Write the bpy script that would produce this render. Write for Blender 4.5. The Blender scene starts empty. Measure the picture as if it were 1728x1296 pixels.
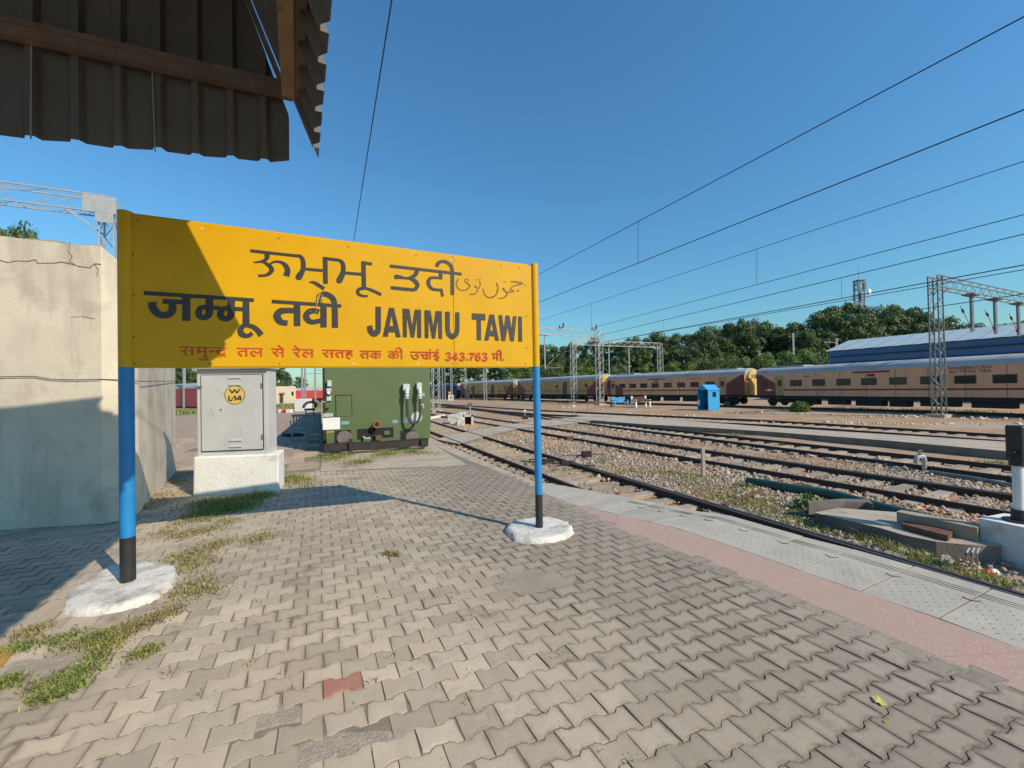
import bpy, bmesh, math, random
import numpy as np
from mathutils import Vector, Matrix

random.seed(7)
rng = np.random.default_rng(7)
R = math.radians
scene = bpy.context.scene
col = scene.collection

# ------------------------------------------------------------------ camera, sky, sun, exposure
CAM_H = 1.6
FPX = 690.0                      # focal length in pixels of the 1728 px wide photograph
ROLL, PITCH = R(1.1), R(0.66)
fwd = np.array([0, math.cos(PITCH), math.sin(PITCH)])
r0 = np.array([1.0, 0, 0]); u0 = np.cross(r0, fwd)
c_right = r0 * math.cos(ROLL) - u0 * math.sin(ROLL)
c_up = u0 * math.cos(ROLL) + r0 * math.sin(ROLL)
CAM = np.array([0, 0, CAM_H])
cam_data = bpy.data.cameras.new("camera")
cam = bpy.data.objects.new("camera", cam_data); col.objects.link(cam)
cam_data.sensor_fit = 'HORIZONTAL'; cam_data.sensor_width = 36.0
cam_data.lens = 36.0 * FPX / 1728.0
cam_data.clip_start = 0.05; cam_data.clip_end = 3000
cam.matrix_world = Matrix(((c_right[0], c_up[0], -fwd[0], CAM[0]), (c_right[1], c_up[1], -fwd[1], CAM[1]),
                           (c_right[2], c_up[2], -fwd[2], CAM[2]), (0, 0, 0, 1)))
scene.camera = cam

SUN_EL = R(36.3)
sun_dir = np.array([.803 * math.cos(SUN_EL), -.596 * math.cos(SUN_EL), math.sin(SUN_EL)])
world = bpy.data.worlds.new("World"); scene.world = world
world.use_nodes = True
wn = world.node_tree.nodes; wl = world.node_tree.links
wn.clear()
sky = wn.new('ShaderNodeTexSky'); sky.sky_type = 'NISHITA'; sky.sun_disc = False
sky.sun_elevation = SUN_EL; sky.sun_rotation = math.atan2(sun_dir[0], sun_dir[1])
sky.altitude = 340; sky.air_density = 1.8; sky.dust_density = 0.4; sky.ozone_density = 9.0
bg = wn.new('ShaderNodeBackground'); bg.inputs[1].default_value = 0.15
wo = wn.new('ShaderNodeOutputWorld')
tint = wn.new('ShaderNodeMix'); tint.data_type = 'RGBA'; tint.blend_type = 'MULTIPLY'; tint.inputs[0].default_value = 1.0
tint.inputs[7].default_value = (.58, .875, .96, 1)          # the phone's deeper blue
wl.new(sky.outputs[0], tint.inputs[6]); wl.new(tint.outputs[2], bg.inputs[0]); wl.new(bg.outputs[0], wo.inputs[0])
sun_data = bpy.data.lights.new("sun", 'SUN'); sun_data.energy = 4.9; sun_data.angle = R(0.5)
sun_data.color = (1.0, 0.87, 0.69)
sun = bpy.data.objects.new("sun", sun_data); col.objects.link(sun)
sun.rotation_euler = Vector(sun_dir).to_track_quat('Z', 'Y').to_euler()
sun.location = (20, -15, 30)
scene.view_settings.view_transform = 'Standard'; scene.view_settings.look = 'None'
scene.view_settings.exposure = 0.0; scene.view_settings.gamma = 1.0
scene.view_settings.use_curve_mapping = False

# ------------------------------------------------------------------ survey helpers
def ray(px, py):
    return fwd + c_right * ((px - 864.0) / FPX) - c_up * ((py - 648.0) / FPX)
def G(px, py, z=0.0):            # point of a level plane seen at that spot of the photograph
    v = ray(px, py); return CAM + v * ((z - CAM_H) / v[2])
def D(px, py, d):                # point at depth d
    v = ray(px, py); return CAM + v * (d / v[1])
def PL(px, py, p0, n):           # point of a plane
    v = ray(px, py); return CAM + v * (np.dot(np.asarray(p0) - CAM, n) / np.dot(v, n))

# ------------------------------------------------------------------ materials
def srgb(r, g, b):
    f = lambda c: (c / 255 / 12.92) if c / 255 <= .04045 else ((c / 255 + .055) / 1.055) ** 2.4
    return (f(r), f(g), f(b))
MATS = {}
def mat(name, c1, c2=None, scale=3.0, rough=0.8, bump=0.0, bscale=None, metal=0.0, c3=None, scale3=0.6, thr3=(.5, .7),
        island=0.0, objrand=0.0, stretch=None, detail=6, spec=None, trans=0.0, streak=None):
    if name in MATS: return MATS[name]
    m = bpy.data.materials.new(name); m.use_nodes = True
    nt = m.node_tree; N = nt.nodes; Lk = nt.links
    b = N['Principled BSDF']
    b.inputs['Roughness'].default_value = rough; b.inputs['Metallic'].default_value = metal
    if spec is not None: b.inputs['Specular IOR Level'].default_value = spec
    geo = N.new('ShaderNodeNewGeometry')
    vec = geo.outputs['Position']
    if stretch:
        mp = N.new('ShaderNodeMapping'); mp.inputs['Scale'].default_value = stretch
        Lk.new(vec, mp.inputs['Vector']); vec = mp.outputs['Vector']
    cur = None
    rgb = N.new('ShaderNodeRGB'); rgb.outputs[0].default_value = (*c1, 1); cur = rgb.outputs[0]
    def noise(s, d=detail):
        n = N.new('ShaderNodeTexNoise'); n.inputs['Scale'].default_value = s; n.inputs['Detail'].default_value = d
        n.inputs['Roughness'].default_value = .62
        Lk.new(vec, n.inputs['Vector']); return n.outputs['Fac']
    def ramp(fac, lo, hi):
        r = N.new('ShaderNodeMapRange'); r.inputs['From Min'].default_value = lo; r.inputs['From Max'].default_value = hi
        r.clamp = True; Lk.new(fac, r.inputs['Value']); return r.outputs['Result']
    def mix(fac, a, colr, mode='MIX'):
        x = N.new('ShaderNodeMix'); x.data_type = 'RGBA'; x.blend_type = mode
        Lk.new(fac, x.inputs[0]); Lk.new(a, x.inputs[6])
        if isinstance(colr, tuple): x.inputs[7].default_value = (*colr, 1)
        else: Lk.new(colr, x.inputs[7])
        return x.outputs[2]
    if c2: cur = mix(ramp(noise(scale), .35, .65), cur, c2)
    if c3: cur = mix(ramp(noise(scale3), *thr3), cur, c3)
    if streak:                       # run-off stains: (colour, scale, lo, hi, vertical stretch)
        mp2 = N.new('ShaderNodeMapping'); mp2.inputs['Scale'].default_value = (1, 1, streak[4]); Lk.new(geo.outputs['Position'], mp2.inputs['Vector'])
        n2 = N.new('ShaderNodeTexNoise'); n2.inputs['Scale'].default_value = streak[1]; n2.inputs['Detail'].default_value = 5; n2.inputs['Roughness'].default_value = .65
        Lk.new(mp2.outputs['Vector'], n2.inputs['Vector']); r2 = N.new('ShaderNodeMapRange'); r2.inputs['From Min'].default_value = streak[2]; r2.inputs['From Max'].default_value = streak[3]; r2.inputs['To Max'].default_value = .75
        Lk.new(n2.outputs['Fac'], r2.inputs['Value']); cur = mix(r2.outputs['Result'], cur, streak[0])
    if island or objrand:
        if island: src, amt = geo.outputs['Random Per Island'], island
        else:
            oi = N.new('ShaderNodeObjectInfo'); src, amt = oi.outputs['Random'], objrand
        hsv = N.new('ShaderNodeHueSaturation')
        mr = N.new('ShaderNodeMapRange'); mr.inputs['To Min'].default_value = 1 - amt; mr.inputs['To Max'].default_value = 1 + amt
        Lk.new(src, mr.inputs['Value']); Lk.new(mr.outputs['Result'], hsv.inputs['Value'])
        Lk.new(cur, hsv.inputs['Color']); cur = hsv.outputs['Color']
    Lk.new(cur, b.inputs['Base Color'])
    if bump:
        bp = N.new('ShaderNodeBump'); bp.inputs['Strength'].default_value = bump; bp.inputs['Distance'].default_value = .02
        Lk.new(noise(bscale or scale * 8), bp.inputs['Height']); Lk.new(bp.outputs[0], b.inputs['Normal'])
    if trans:
        tr = N.new('ShaderNodeBsdfTranslucent'); Lk.new(cur, tr.inputs['Color'])
        ms = N.new('ShaderNodeMixShader'); ms.inputs[0].default_value = trans
        Lk.new(b.outputs[0], ms.inputs[1]); Lk.new(tr.outputs[0], ms.inputs[2])
        Lk.new(ms.outputs[0], N['Material Output'].inputs['Surface'])
    MATS[name] = m
    return m

M = {}
M['yellow'] = mat('sign_yellow', (.66, .365, .003), (.60, .325, .0025), 2.2, .5, .12, 3.0, streak=((.60, .32, .01), 14, .66, .82, .08), c3=(.66, .34, .01), scale3=1.1, thr3=(.60, .8), spec=.3)
M['blue'] = mat('post_blue', (.012, .20, .48), (.016, .23, .52), 9, .45, .05, 60, c3=(.06, .12, .17), scale3=22, thr3=(.63, .68), streak=((.03, .14, .30), 10, .55, .75, .2))
M['black'] = mat('post_black', (.016, .016, .018), (.03, .028, .026), 10, .5, .05)
M['ink'] = mat('lettering_black', (.028, .028, .03), (.045, .043, .04), 12, .5)
M['ink_brown'] = mat('lettering_brown', (.12, .05, .005), (.28, .14, .008), 40, .6)
M['ink_red'] = mat('lettering_red', (.55, .05, .006), (.48, .04, .006), 20, .5)
M['whitewash'] = mat('whitewash', (.76, .73, .67), (.62, .59, .53), 5, .95, .7, 40, c3=(.36, .325, .27), scale3=6, thr3=(.47, .68))
M['lime'] = mat('lime_wash', (.78, .76, .71), (.70, .67, .62), 4, .95, .5, 35, c3=(.50, .47, .41), scale3=4, thr3=(.58, .76))
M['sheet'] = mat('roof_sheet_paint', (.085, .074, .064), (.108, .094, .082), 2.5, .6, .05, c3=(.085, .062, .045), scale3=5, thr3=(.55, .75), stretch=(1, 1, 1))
M['sheet_edge'] = mat('roof_sheet_bare', (.30, .27, .23), (.22, .18, .14), 6, .55, .05)
M['rusty_beam'] = mat('rusty_beam', (.14, .095, .075), (.10, .065, .05), 7, .75, .1, c3=(.22, .13, .08), scale3=5, thr3=(.55, .7))
M['ochre_beam'] = mat('ochre_beam', (.24, .165, .085), (.16, .10, .055), 6, .7, .1, c3=(.05, .03, .02), scale3=8, thr3=(.62, .72))
M['plaster'] = mat('cream_plaster', (.68, .61, .48), (.60, .53, .42), 2.5, .92, .22, 22, c3=(.44, .38, .30), scale3=1.9, thr3=(.52, .72), streak=((.36, .31, .24), 3.4, .50, .74, .14))
M['crack'] = mat('crack_dark', (.12, .09, .07), (.20, .16, .12), 30, .95)
M['cable'] = mat('cable_black', (.02, .02, .02), None, rough=.6)
M['cab_grey'] = mat('cabinet_grey', (.52, .52, .51), (.47, .47, .46), 2, .45, .04, 30, c3=(.38, .37, .35), scale3=3.5, thr3=(.60, .78), streak=((.36, .34, .30), 9, .60, .80, .12))
M['dark_gap'] = mat('dark_gap', (.015, .015, .016), None, rough=.9)
M['disc_yellow'] = mat('disc_yellow', (.70, .50, .10), (.62, .42, .10), 30, .5)
M['coach_green'] = mat('coach_green', (.078, .125, .042), (.092, .135, .052), 1.3, .5, .03, c3=(.11, .125, .055), scale3=.9, thr3=(.5, .75))
M['under'] = mat('underframe_black', (.018, .017, .016), (.035, .03, .026), 6, .8, .1)
M['steel'] = mat('buffer_steel', (.17, .155, .14), (.11, .095, .085), 14, .5, .1, c3=(.20, .12, .06), scale3=9, thr3=(.5, .7))
M['pale_metal'] = mat('pale_metal', (.52, .56, .56), (.45, .48, .48), 12, .45, .05)
M['white'] = mat('white_paint', (.76, .75, .72), (.68, .67, .64), 6, .6, .03)
M['rubber'] = mat('hose_rubber', (.03, .03, .032), (.055, .05, .045), 20, .6)
M['orange'] = mat('pipe_orange', (.42, .09, .03), (.30, .06, .02), 12, .6)
M['print_white'] = mat('print_white', (.62, .68, .66), None, rough=.6)
M['print_blue'] = mat('print_blue', (.16, .33, .36), None, rough=.6)
M['print_yellow'] = mat('print_yellow', (.70, .58, .06), None, rough=.6)
M['cream_side'] = mat('coach_cream_side', (.42, .27, .12), (.36, .22, .10), 3, .6)
M['plastic_grey'] = mat('plastic_grey', (.34, .34, .33), (.28, .28, .27), 5, .5)
M['rail'] = mat('rail_rust', (.055, .032, .022), (.035, .022, .017), 6, .65, .1)
M['rail_top'] = mat('rail_top_steel', (.13, .095, .075), (.09, .06, .045), 8, .38, metal=.5)
M['sleeper'] = mat('sleeper_concrete', (.38, .31, .235), (.29, .235, .18), 5, .95, .3, 40, objrand=.18)
M['ground'] = mat('yard_earth', (.43, .25, .13), (.31, .195, .115), .9, .98, .9, 14, c3=(.40, .31, .215), scale3=.28, thr3=(.46, .60))
M['soil'] = mat('joint_soil', (.27, .22, .165), (.19, .16, .122), 9, .98, .4, 45)
M['hole_dirt'] = mat('hole_dirt', (.42, .355, .275), (.31, .26, .20), 14, .98, .6, 60)
M['stone'] = mat('ballast_stone', (.39, .315, .24), (.29, .24, .185), 3, .9, .2, 60, c3=(.43, .28, .165), scale3=.45, thr3=(.5, .62), island=.42)
M['white_stone'] = mat('pale_stone', (.62, .50, .36), (.46, .33, .22), 3, .9, .2, island=.35)
M['coping'] = mat('coping_concrete', (.45, .415, .345), (.385, .35, .295), 3.5, .92, .18, 60, c3=(.33, .30, .25), scale3=2, thr3=(.58, .75), objrand=.07)
M['pink'] = mat('pink_concrete', (.48, .315, .26), (.41, .27, .22), 22, .92, .25, 50, c3=(.40, .30, .235), scale3=2.4, thr3=(.44, .64))
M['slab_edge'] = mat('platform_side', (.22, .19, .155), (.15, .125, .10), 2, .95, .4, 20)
M['concrete'] = mat('old_concrete', (.47, .395, .30), (.38, .315, .24), 1.6, .95, .35, 25, c3=(.20, .17, .135), scale3=2.4, thr3=(.55, .72))
M['mortar'] = mat('mortar_patch', (.36, .305, .24), (.29, .245, .19), 4, .96, .5, 60)
M['flag'] = mat('flagstone', (.46, .34, .25), (.36, .27, .20), 2.5, .95, .4, 30, objrand=.15)
M['galv'] = mat('galvanised_steel', (.42, .43, .42), (.34, .35, .345), 5, .5, .05, metal=.25)
M['galv_dark'] = mat('galvanised_dull', (.18, .20, .20), (.13, .145, .145), 5, .55, .05, metal=.2)
M['insul'] = mat('insulator_brown', (.05, .03, .025), None, rough=.35)
M['wire'] = mat('overhead_wire', (.03, .032, .035), None, rough=.5, metal=.4)
M['coach_peach'] = mat('coach_peach', (.76, .375, .205), (.68, .335, .18), 1.2, .55, c3=(.48, .27, .165), scale3=.7, thr3=(.56, .76), stretch=(1, 1, .3), streak=((.36, .22, .14), 2.2, .58, .76, .1))
M['coach_cream'] = mat('coach_yellow_cream', (.52, .32, .10), (.44, .27, .09), 1.2, .6, c3=(.31, .19, .08), scale3=.7, thr3=(.5, .7), stretch=(1, 1, .3))
M['maroon'] = mat('coach_maroon', (.19, .035, .03), (.15, .028, .025), 2, .55)
M['stripe'] = mat('coach_stripe', (.20, .022, .02), None, rough=.5)
M['coach_roof'] = mat('coach_roof_grey', (.40, .42, .43), (.33, .345, .355), 1.1, .55, .05, c3=(.27, .275, .275), scale3=.5, thr3=(.52, .7))
M['glass'] = mat('dark_glass', (.012, .016, .018), (.03, .028, .025), 2, .12)
M['frame_dark'] = mat('window_frame', (.05, .045, .045), None, rough=.5)
M['gangway'] = mat('gangway_yellow', (.62, .45, .16), (.55, .38, .12), 3, .6)
M['purple'] = mat('print_purple', (.10, .05, .14), None, rough=.6)
M['wagon_blue'] = mat('wagon_blue', (.018, .035, .085), (.014, .026, .06), 2, .6)
M['wagon_roof'] = mat('wagon_roof_blue', (.05, .13, .24), None, rough=.6)
M['red_coach'] = mat('coach_red', (.55, .06, .06), (.48, .05, .05), 2, .5)
M['booth_blue'] = mat('booth_blue', (.03, .34, .66), (.035, .31, .60), 3, .55, .03, c3=(.05, .25, .42), scale3=5, thr3=(.62, .72))
M['booth_inside'] = mat('booth_inside', (.20, .27, .33), None, rough=.8)
M['shed_roof'] = mat('shed_roof', (.42, .52, .56), (.38, .47, .51), .5, .5, .05, c3=(.44, .42, .36), scale3=.2, thr3=(.58, .66), stretch=(1, 1, 1))
M['shed_blue'] = mat('shed_blue', (.06, .17, .38), (.07, .19, .41), 1, .6)
M['bark'] = mat('bark', (.10, .075, .05), (.07, .052, .036), 4, .95, .4)
M['leaf_dark'] = mat('leaf_dark', (.088, .145, .042), (.050, .088, .028), .35, .6, island=.45, trans=.25)
M['leaf_mid'] = mat('leaf_mid', (.12, .18, .05), (.072, .115, .034), .3, .6, island=.45, trans=.25)
M['leaf_bright'] = mat('leaf_bright', (.15, .25, .035), (.095, .165, .026), .5, .6, island=.4, trans=.3)
M['grass'] = mat('grass_blades', (.17, .24, .05), (.33, .30, .10), 2.2, .8, island=.4, trans=.2)
M['grass_dry'] = mat('grass_dry', (.36, .29, .13), (.26, .24, .085), 3, .85, island=.4, trans=.2)
M['weed'] = mat('weed_leaf', (.08, .17, .03), (.12, .20, .045), 5, .7, island=.4, trans=.2)
M['pipe_green'] = mat('pipe_green', (.012, .075, .06), (.016, .06, .05), 5, .5, .05)
M['brown_paint'] = mat('bench_brown', (.09, .045, .03), None, rough=.6)
M['pink_grey'] = mat('plain_stone', (.36, .31, .25), (.28, .24, .19), 4, .9, .3)
M['dark_stone'] = mat('dark_broken_stone', (.19, .17, .145), (.13, .115, .10), 6, .95, .4, 40)
M['tan_block'] = mat('tan_concrete', (.40, .32, .21), (.34, .27, .18), 4, .9, .2, 40)
M['rust'] = mat('rusty_iron', (.17, .085, .055), (.11, .055, .038), 12, .8, .2, 60)
M['red'] = mat('red_paint', (.55, .04, .03), None, rough=.5)
M['litter'] = mat('yellow_paper', (.68, .60, .16), (.60, .52, .12), 20, .7)
M['block_yellow'] = mat('old_yellow_paint', (.50, .30, .04), (.36, .21, .05), 9, .8, .3, 60)
M['cream_house'] = mat('house_cream', (.62, .54, .36), (.55, .48, .33), 1, .9)
M['mast_bluegrey'] = mat('tower_steel', (.16, .19, .22), (.20, .12, .13), .25, .6)
M['joint_dark'] = mat('seam_dark', (.15, .135, .115), (.10, .09, .075), 20, .95)

# ------------------------------------------------------------------ mesh helpers
class MB:
    def __init__(s): s.v = []; s.f = []; s.m = []; s.mats = []; s.sm = []
    def mi(s, m):
        if m not in s.mats: s.mats.append(m)
        return s.mats.index(m)
    def add(s, vs, fs, m, smooth=False):
        o = len(s.v); k = s.mi(m)
        s.v += [tuple(float(c) for c in v) for v in vs]
        for f in fs: s.f.append(tuple(o + i for i in f)); s.m.append(k); s.sm.append(smooth)
        return s
    def box(s, c, size, m, rz=0.0, ax=None):
        x, y, z = [d / 2 for d in size]
        if ax is None:
            ca, sa = math.cos(rz), math.sin(rz); ax = ((ca, sa, 0), (-sa, ca, 0), (0, 0, 1))
        A = np.array(ax); c = np.array(c)
        P = [c + A[0] * (i * x) + A[1] * (j * y) + A[2] * (k * z) for k in (-1, 1) for j in (-1, 1) for i in (-1, 1)]
        return s.add(P, [(0, 2, 3, 1), (4, 5, 7, 6), (0, 1, 5, 4), (2, 6, 7, 3), (0, 4, 6, 2), (1, 3, 7, 5)], m)
    def bar(s, p0, p1, w, h, m, up=(0, 0, 1)):
        p0 = np.array(p0, float); p1 = np.array(p1, float); d = p1 - p0; L = np.linalg.norm(d); d /= L
        up = np.array(up, float)
        if abs(d @ up) > .95: up = np.array([1.0, 0, 0])
        x = np.cross(d, up); x /= np.linalg.norm(x); y = np.cross(x, d)
        return s.box((p0 + p1) / 2, (L, w, h), m, ax=(d, x, y))
    def tube(s, pts, r, m, n=8, caps=True, smooth=True):
        pts = [np.array(p, float) for p in pts]; rs = r if isinstance(r, (list, tuple)) else [r] * len(pts)
        V = []; ref = None
        for i, p in enumerate(pts):
            t = pts[min(i + 1, len(pts) - 1)] - pts[max(i - 1, 0)]; t /= np.linalg.norm(t)
            if ref is None:
                ref = np.array([0, 0, 1.0]) if abs(t[2]) < .9 else np.array([1.0, 0, 0])
            x = np.cross(t, ref); x /= np.linalg.norm(x); y = np.cross(x, t); ref = y
            V += [p + rs[i] * (x * math.cos(2 * math.pi * k / n) + y * math.sin(2 * math.pi * k / n)) for k in range(n)]
        F = [(i * n + k, i * n + (k + 1) % n, (i + 1) * n + (k + 1) % n, (i + 1) * n + k) for i in range(len(pts) - 1) for k in range(n)]
        s.add(V, F, m, smooth)
        if caps:
            s.add(V[:n], [tuple(range(n - 1, -1, -1))], m); s.add(V[-n:], [tuple(range(n))], m)
        return s
    def prism(s, poly, z0, z1, m, mtop=None, bottom=True):
        n = len(poly); a = sum(poly[i][0] * poly[(i + 1) % n][1] - poly[(i + 1) % n][0] * poly[i][1] for i in range(n))
        if a < 0: poly = list(poly)[::-1]
        zt = z1 if hasattr(z1, '__len__') else [z1] * n
        V = [(p[0], p[1], z0) for p in poly] + [(p[0], p[1], zt[i]) for i, p in enumerate(poly)]
        s.add(V, [(i, (i + 1) % n, n + (i + 1) % n, n + i) for i in range(n)], m)
        s.add(V[n:], [tuple(range(n))], mtop or m)
        if bottom: s.add(V[:n], [tuple(range(n - 1, -1, -1))], m)
        return s
    def disc(s, c, nrm, r, m, n=20, thick=None, ry=None, up=(0, 0, 1)):
        nrm = np.array(nrm, float); nrm /= np.linalg.norm(nrm); up = np.array(up, float)
        if abs(nrm @ up) > .95: up = np.array([0, 1.0, 0])
        x = np.cross(up, nrm); x /= np.linalg.norm(x); y = np.cross(nrm, x); c = np.array(c, float); ry = ry or r
        P = [c + x * r * math.cos(2 * math.pi * k / n) + y * ry * math.sin(2 * math.pi * k / n) for k in range(n)]
        s.add(P, [tuple(range(n))], m)
        if thick:
            Q = [p - nrm * thick for p in P]
            s.add(P + Q, [(k, n + k, n + (k + 1) % n, (k + 1) % n) for k in range(n)], m, True)
            s.add(Q, [tuple(range(n - 1, -1, -1))], m)
        return s
    def mesh(s, name):
        me = bpy.data.meshes.new(name); me.from_pydata(s.v, [], s.f)
        for m in s.mats: me.materials.append(m)
        me.polygons.foreach_set('material_index', s.m); me.polygons.foreach_set('use_smooth', s.sm); me.update()
        return me
    def obj(s, name, parent=None, loc=None, bevel=0):
        me = s.mesh(name)
        o = bpy.data.objects.new(name, me); col.objects.link(o)
        if parent is not None: o.parent = parent
        if loc is not None: o.location = tuple(float(c) for c in loc)
        if bevel:
            bv = o.modifiers.new('bevel', 'BEVEL'); bv.width = bevel; bv.segments = 2; bv.limit_method = 'ANGLE'; bv.angle_limit = R(40)
        return o
def tag(o, label=None, cat=None, group=None, kind=None):
    if label: o['label'] = label
    if cat: o['category'] = cat
    if group: o['group'] = group
    if kind: o['kind'] = kind
    return o
def empty(name, loc=(0, 0, 0), rz=0.0):
    o = bpy.data.objects.new(name, None); col.objects.link(o); o.location = tuple(float(c) for c in loc); o.rotation_euler = (0, 0, rz)
    o.empty_display_size = .2
    return o
def inst(src_mesh, name, parent, loc, rot=(0, 0, 0), sc=(1, 1, 1)):
    o = bpy.data.objects.new(name, src_mesh); col.objects.link(o); o.parent = parent
    o.location = tuple(float(c) for c in loc); o.rotation_euler = rot; o.scale = sc
    return o
def raw(name, V, F, m, parent=None, smooth=False):
    me = bpy.data.meshes.new(name)
    V = np.asarray(V, dtype=np.float32); F = np.asarray(F, dtype=np.int32); k = F.shape[1]
    me.vertices.add(len(V)); me.vertices.foreach_set('co', V.ravel())
    me.loops.add(F.size); me.loops.foreach_set('vertex_index', F.ravel())
    me.polygons.add(len(F)); me.polygons.foreach_set('loop_start', np.arange(0, F.size, k, dtype=np.int32))
    if smooth: me.polygons.foreach_set('use_smooth', np.ones(len(F), dtype=bool))
    me.materials.append(m); me.update(calc_edges=True); me.validate()
    o = bpy.data.objects.new(name, me); col.objects.link(o)
    if parent is not None: o.parent = parent
    return o
def inpoly(x, y, poly):
    x = np.asarray(x); y = np.asarray(y); ins = np.zeros(x.shape, bool); n = len(poly)
    for i in range(n):
        x0, y0 = poly[i][:2]; x1, y1 = poly[(i + 1) % n][:2]
        with np.errstate(divide='ignore', invalid='ignore'):
            c = ((y0 > y) != (y1 > y)) & (x < (x1 - x0) * (y - y0) / (y1 - y0 + 1e-12) + x0)
        ins ^= c
    return ins
def vnoise(x, y, s, seed=0):     # smooth value noise, for density only
    x = np.asarray(x) * s; y = np.asarray(y) * s
    xi = np.floor(x).astype(int); yi = np.floor(y).astype(int); fx = x - xi; fy = y - yi
    h = lambda a, b: np.modf(np.abs(np.sin(a * 127.1 + b * 311.7 + seed * 17.3) * 43758.5453))[0]
    fx = fx * fx * (3 - 2 * fx); fy = fy * fy * (3 - 2 * fy)
    return (h(xi, yi) * (1 - fx) + h(xi + 1, yi) * fx) * (1 - fy) + (h(xi, yi + 1) * (1 - fx) + h(xi + 1, yi + 1) * fx) * fy
def catmull(pts, n=6):
    P = [np.array(p, float) for p in pts]; out = []
    for i in range(len(P) - 1):
        a, b, c, d = P[max(i - 1, 0)], P[i], P[i + 1], P[min(i + 2, len(P) - 1)]
        for k in range(n):
            t = k / n
            out.append(.5 * ((2 * b) + (c - a) * t + (2 * a - 5 * b + 4 * c - d) * t * t + (3 * b - a - 3 * c + d) * t ** 3))
    out.append(P[-1]); return out
def resample(pts, n):
    P = np.array([p[:2] for p in pts], float); s = np.concatenate([[0], np.cumsum(np.hypot(*np.diff(P, axis=0).T))])
    q = np.linspace(0, s[-1], n); return np.stack([np.interp(q, s, P[:, 0]), np.interp(q, s, P[:, 1])], 1)
def text(name, body, parent, origin, xdir, ydir, size, m, align='CENTER', squash=1.0):
    cu = bpy.data.curves.new(name, 'FONT'); cu.body = body; cu.size = size; cu.align_x = align; cu.resolution_u = 3
    tmp = bpy.data.objects.new('text_tmp', cu); col.objects.link(tmp)
    me = bpy.data.meshes.new_from_object(tmp.evaluated_get(bpy.context.evaluated_depsgraph_get()))
    bpy.data.objects.remove(tmp)
    me.materials.clear(); me.materials.append(m)
    o = bpy.data.objects.new(name, me); col.objects.link(o); o.parent = parent
    x = Vector(xdir).normalized() * squash; y = Vector(ydir).normalized(); z = x.normalized().cross(y)
    o.matrix_local = Matrix(((x[0], y[0], z[0], origin[0]), (x[1], y[1], z[1], origin[1]), (x[2], y[2], z[2], origin[2]), (0, 0, 0, 1)))
    return o

CC = np.array([-.4258, .9048, 0]); CR = np.array([.9048, .4258, 0])   # along the tracks (away), across them (right)
UPV = np.array([0, 0, 1.0])
ZR = -0.80; ZG = -0.95           # rail top, yard ground
# ------------------------------------------------------------------ the platform
edge_far = [G(718, 735)[:2], G(776, 760)[:2], G(870, 800)[:2]]
outer_px = [(905, 813), (954, 820), (988.5, 826), (1033, 834.7), (1094, 846), (1178, 862.7), (1231.5, 869.7)]
inner_px = [(903, 822), (912, 831), (957, 847.7), (1000, 858), (1090, 879), (1139, 890)]
OUT = resample([G(*p)[:2] for p in outer_px], 11); INN = resample([G(*p)[:2] for p in inner_px], 11)
near_in = [(2.03, 4.27), (2.23, 3.91), (2.43, 3.53), (2.63, 3.15), (2.84, 2.77)]
near_out = [(2.82, 4.65), (3.01, 4.28), (3.23, 3.94), (3.44, 3.55), (3.64, 3.15)]
OUT = [np.array(p) for p in OUT] + [np.array(p) for p in near_out]
INN = [np.array(p) for p in INN] + [np.array(p) for p in near_in]
for k in range(10):
    OUT.append(OUT[-1] + np.array([.175, -.405])); INN.append(INN[-1] + np.array([.19, -.385]))
pin_px = [(957, 849), (1000, 869.7), (1061, 900), (1134, 926), (1201, 949.5), (1261.6, 978.5), (1312.5, 998), (1393, 1028), (1497, 1071), (1566, 1101), (1700, 1156)]
PIN = [G(*p)[:2] for p in pin_px]
for k in range(8): PIN.append(PIN[-1] + np.array([.16, -.33]))

pit_l, pit_r = G(546, 766)[:2], G(722, 745)[:2]      # end of the bay the green coach stands in
cc2 = CC[:2]; cr2 = CR[:2]
PLAT = [tuple(p) for p in OUT[::-1]] + [tuple(p) for p in edge_far[::-1]] + [tuple(edge_far[0] + cc2 * 9), tuple(edge_far[0] + cc2 * 9 - cr2 * .45),
        tuple(pit_r), tuple(pit_l), tuple(pit_l + cc2 * 60), tuple(pit_l + cc2 * 60 - cr2 * 17), (-26, 9), (-16, -4), (3, -4)]
b = MB(); b.prism(PLAT, -1.3, -.0048, M['slab_edge'], M['soil'])
platform = tag(b.obj('platform'), kind='structure')

# paving blocks
PO = np.array([-1.05, 2.22]); ER = np.array([.9259, .3778]); EC = np.array([-.4258, .9048]); BL, BP = .195, .1342
pv = bpy.data.materials.new('paver_concrete'); pv.use_nodes = True
nt = pv.node_tree; N = nt.nodes; Lk = nt.links; bs = N['Principled BSDF']; bs.inputs['Roughness'].default_value = .93
bs.inputs['Specular IOR Level'].default_value = .25
geo = N.new('ShaderNodeNewGeometry'); oi = N.new('ShaderNodeObjectInfo'); at = N.new('ShaderNodeAttribute'); at.attribute_name = 'edge'
def nz(s, d=5, r=.6):
    n = N.new('ShaderNodeTexNoise'); n.inputs['Scale'].default_value = s; n.inputs['Detail'].default_value = d; n.inputs['Roughness'].default_value = r
    Lk.new(geo.outputs['Position'], n.inputs['Vector']); return n.outputs['Fac']
def mr(src, a, b_, c=0, d=1):
    m = N.new('ShaderNodeMapRange'); Lk.new(src, m.inputs['Value'])
    for k, v in zip(('From Min', 'From Max', 'To Min', 'To Max'), (a, b_, c, d)): m.inputs[k].default_value = v
    return m.outputs['Result']
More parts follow.
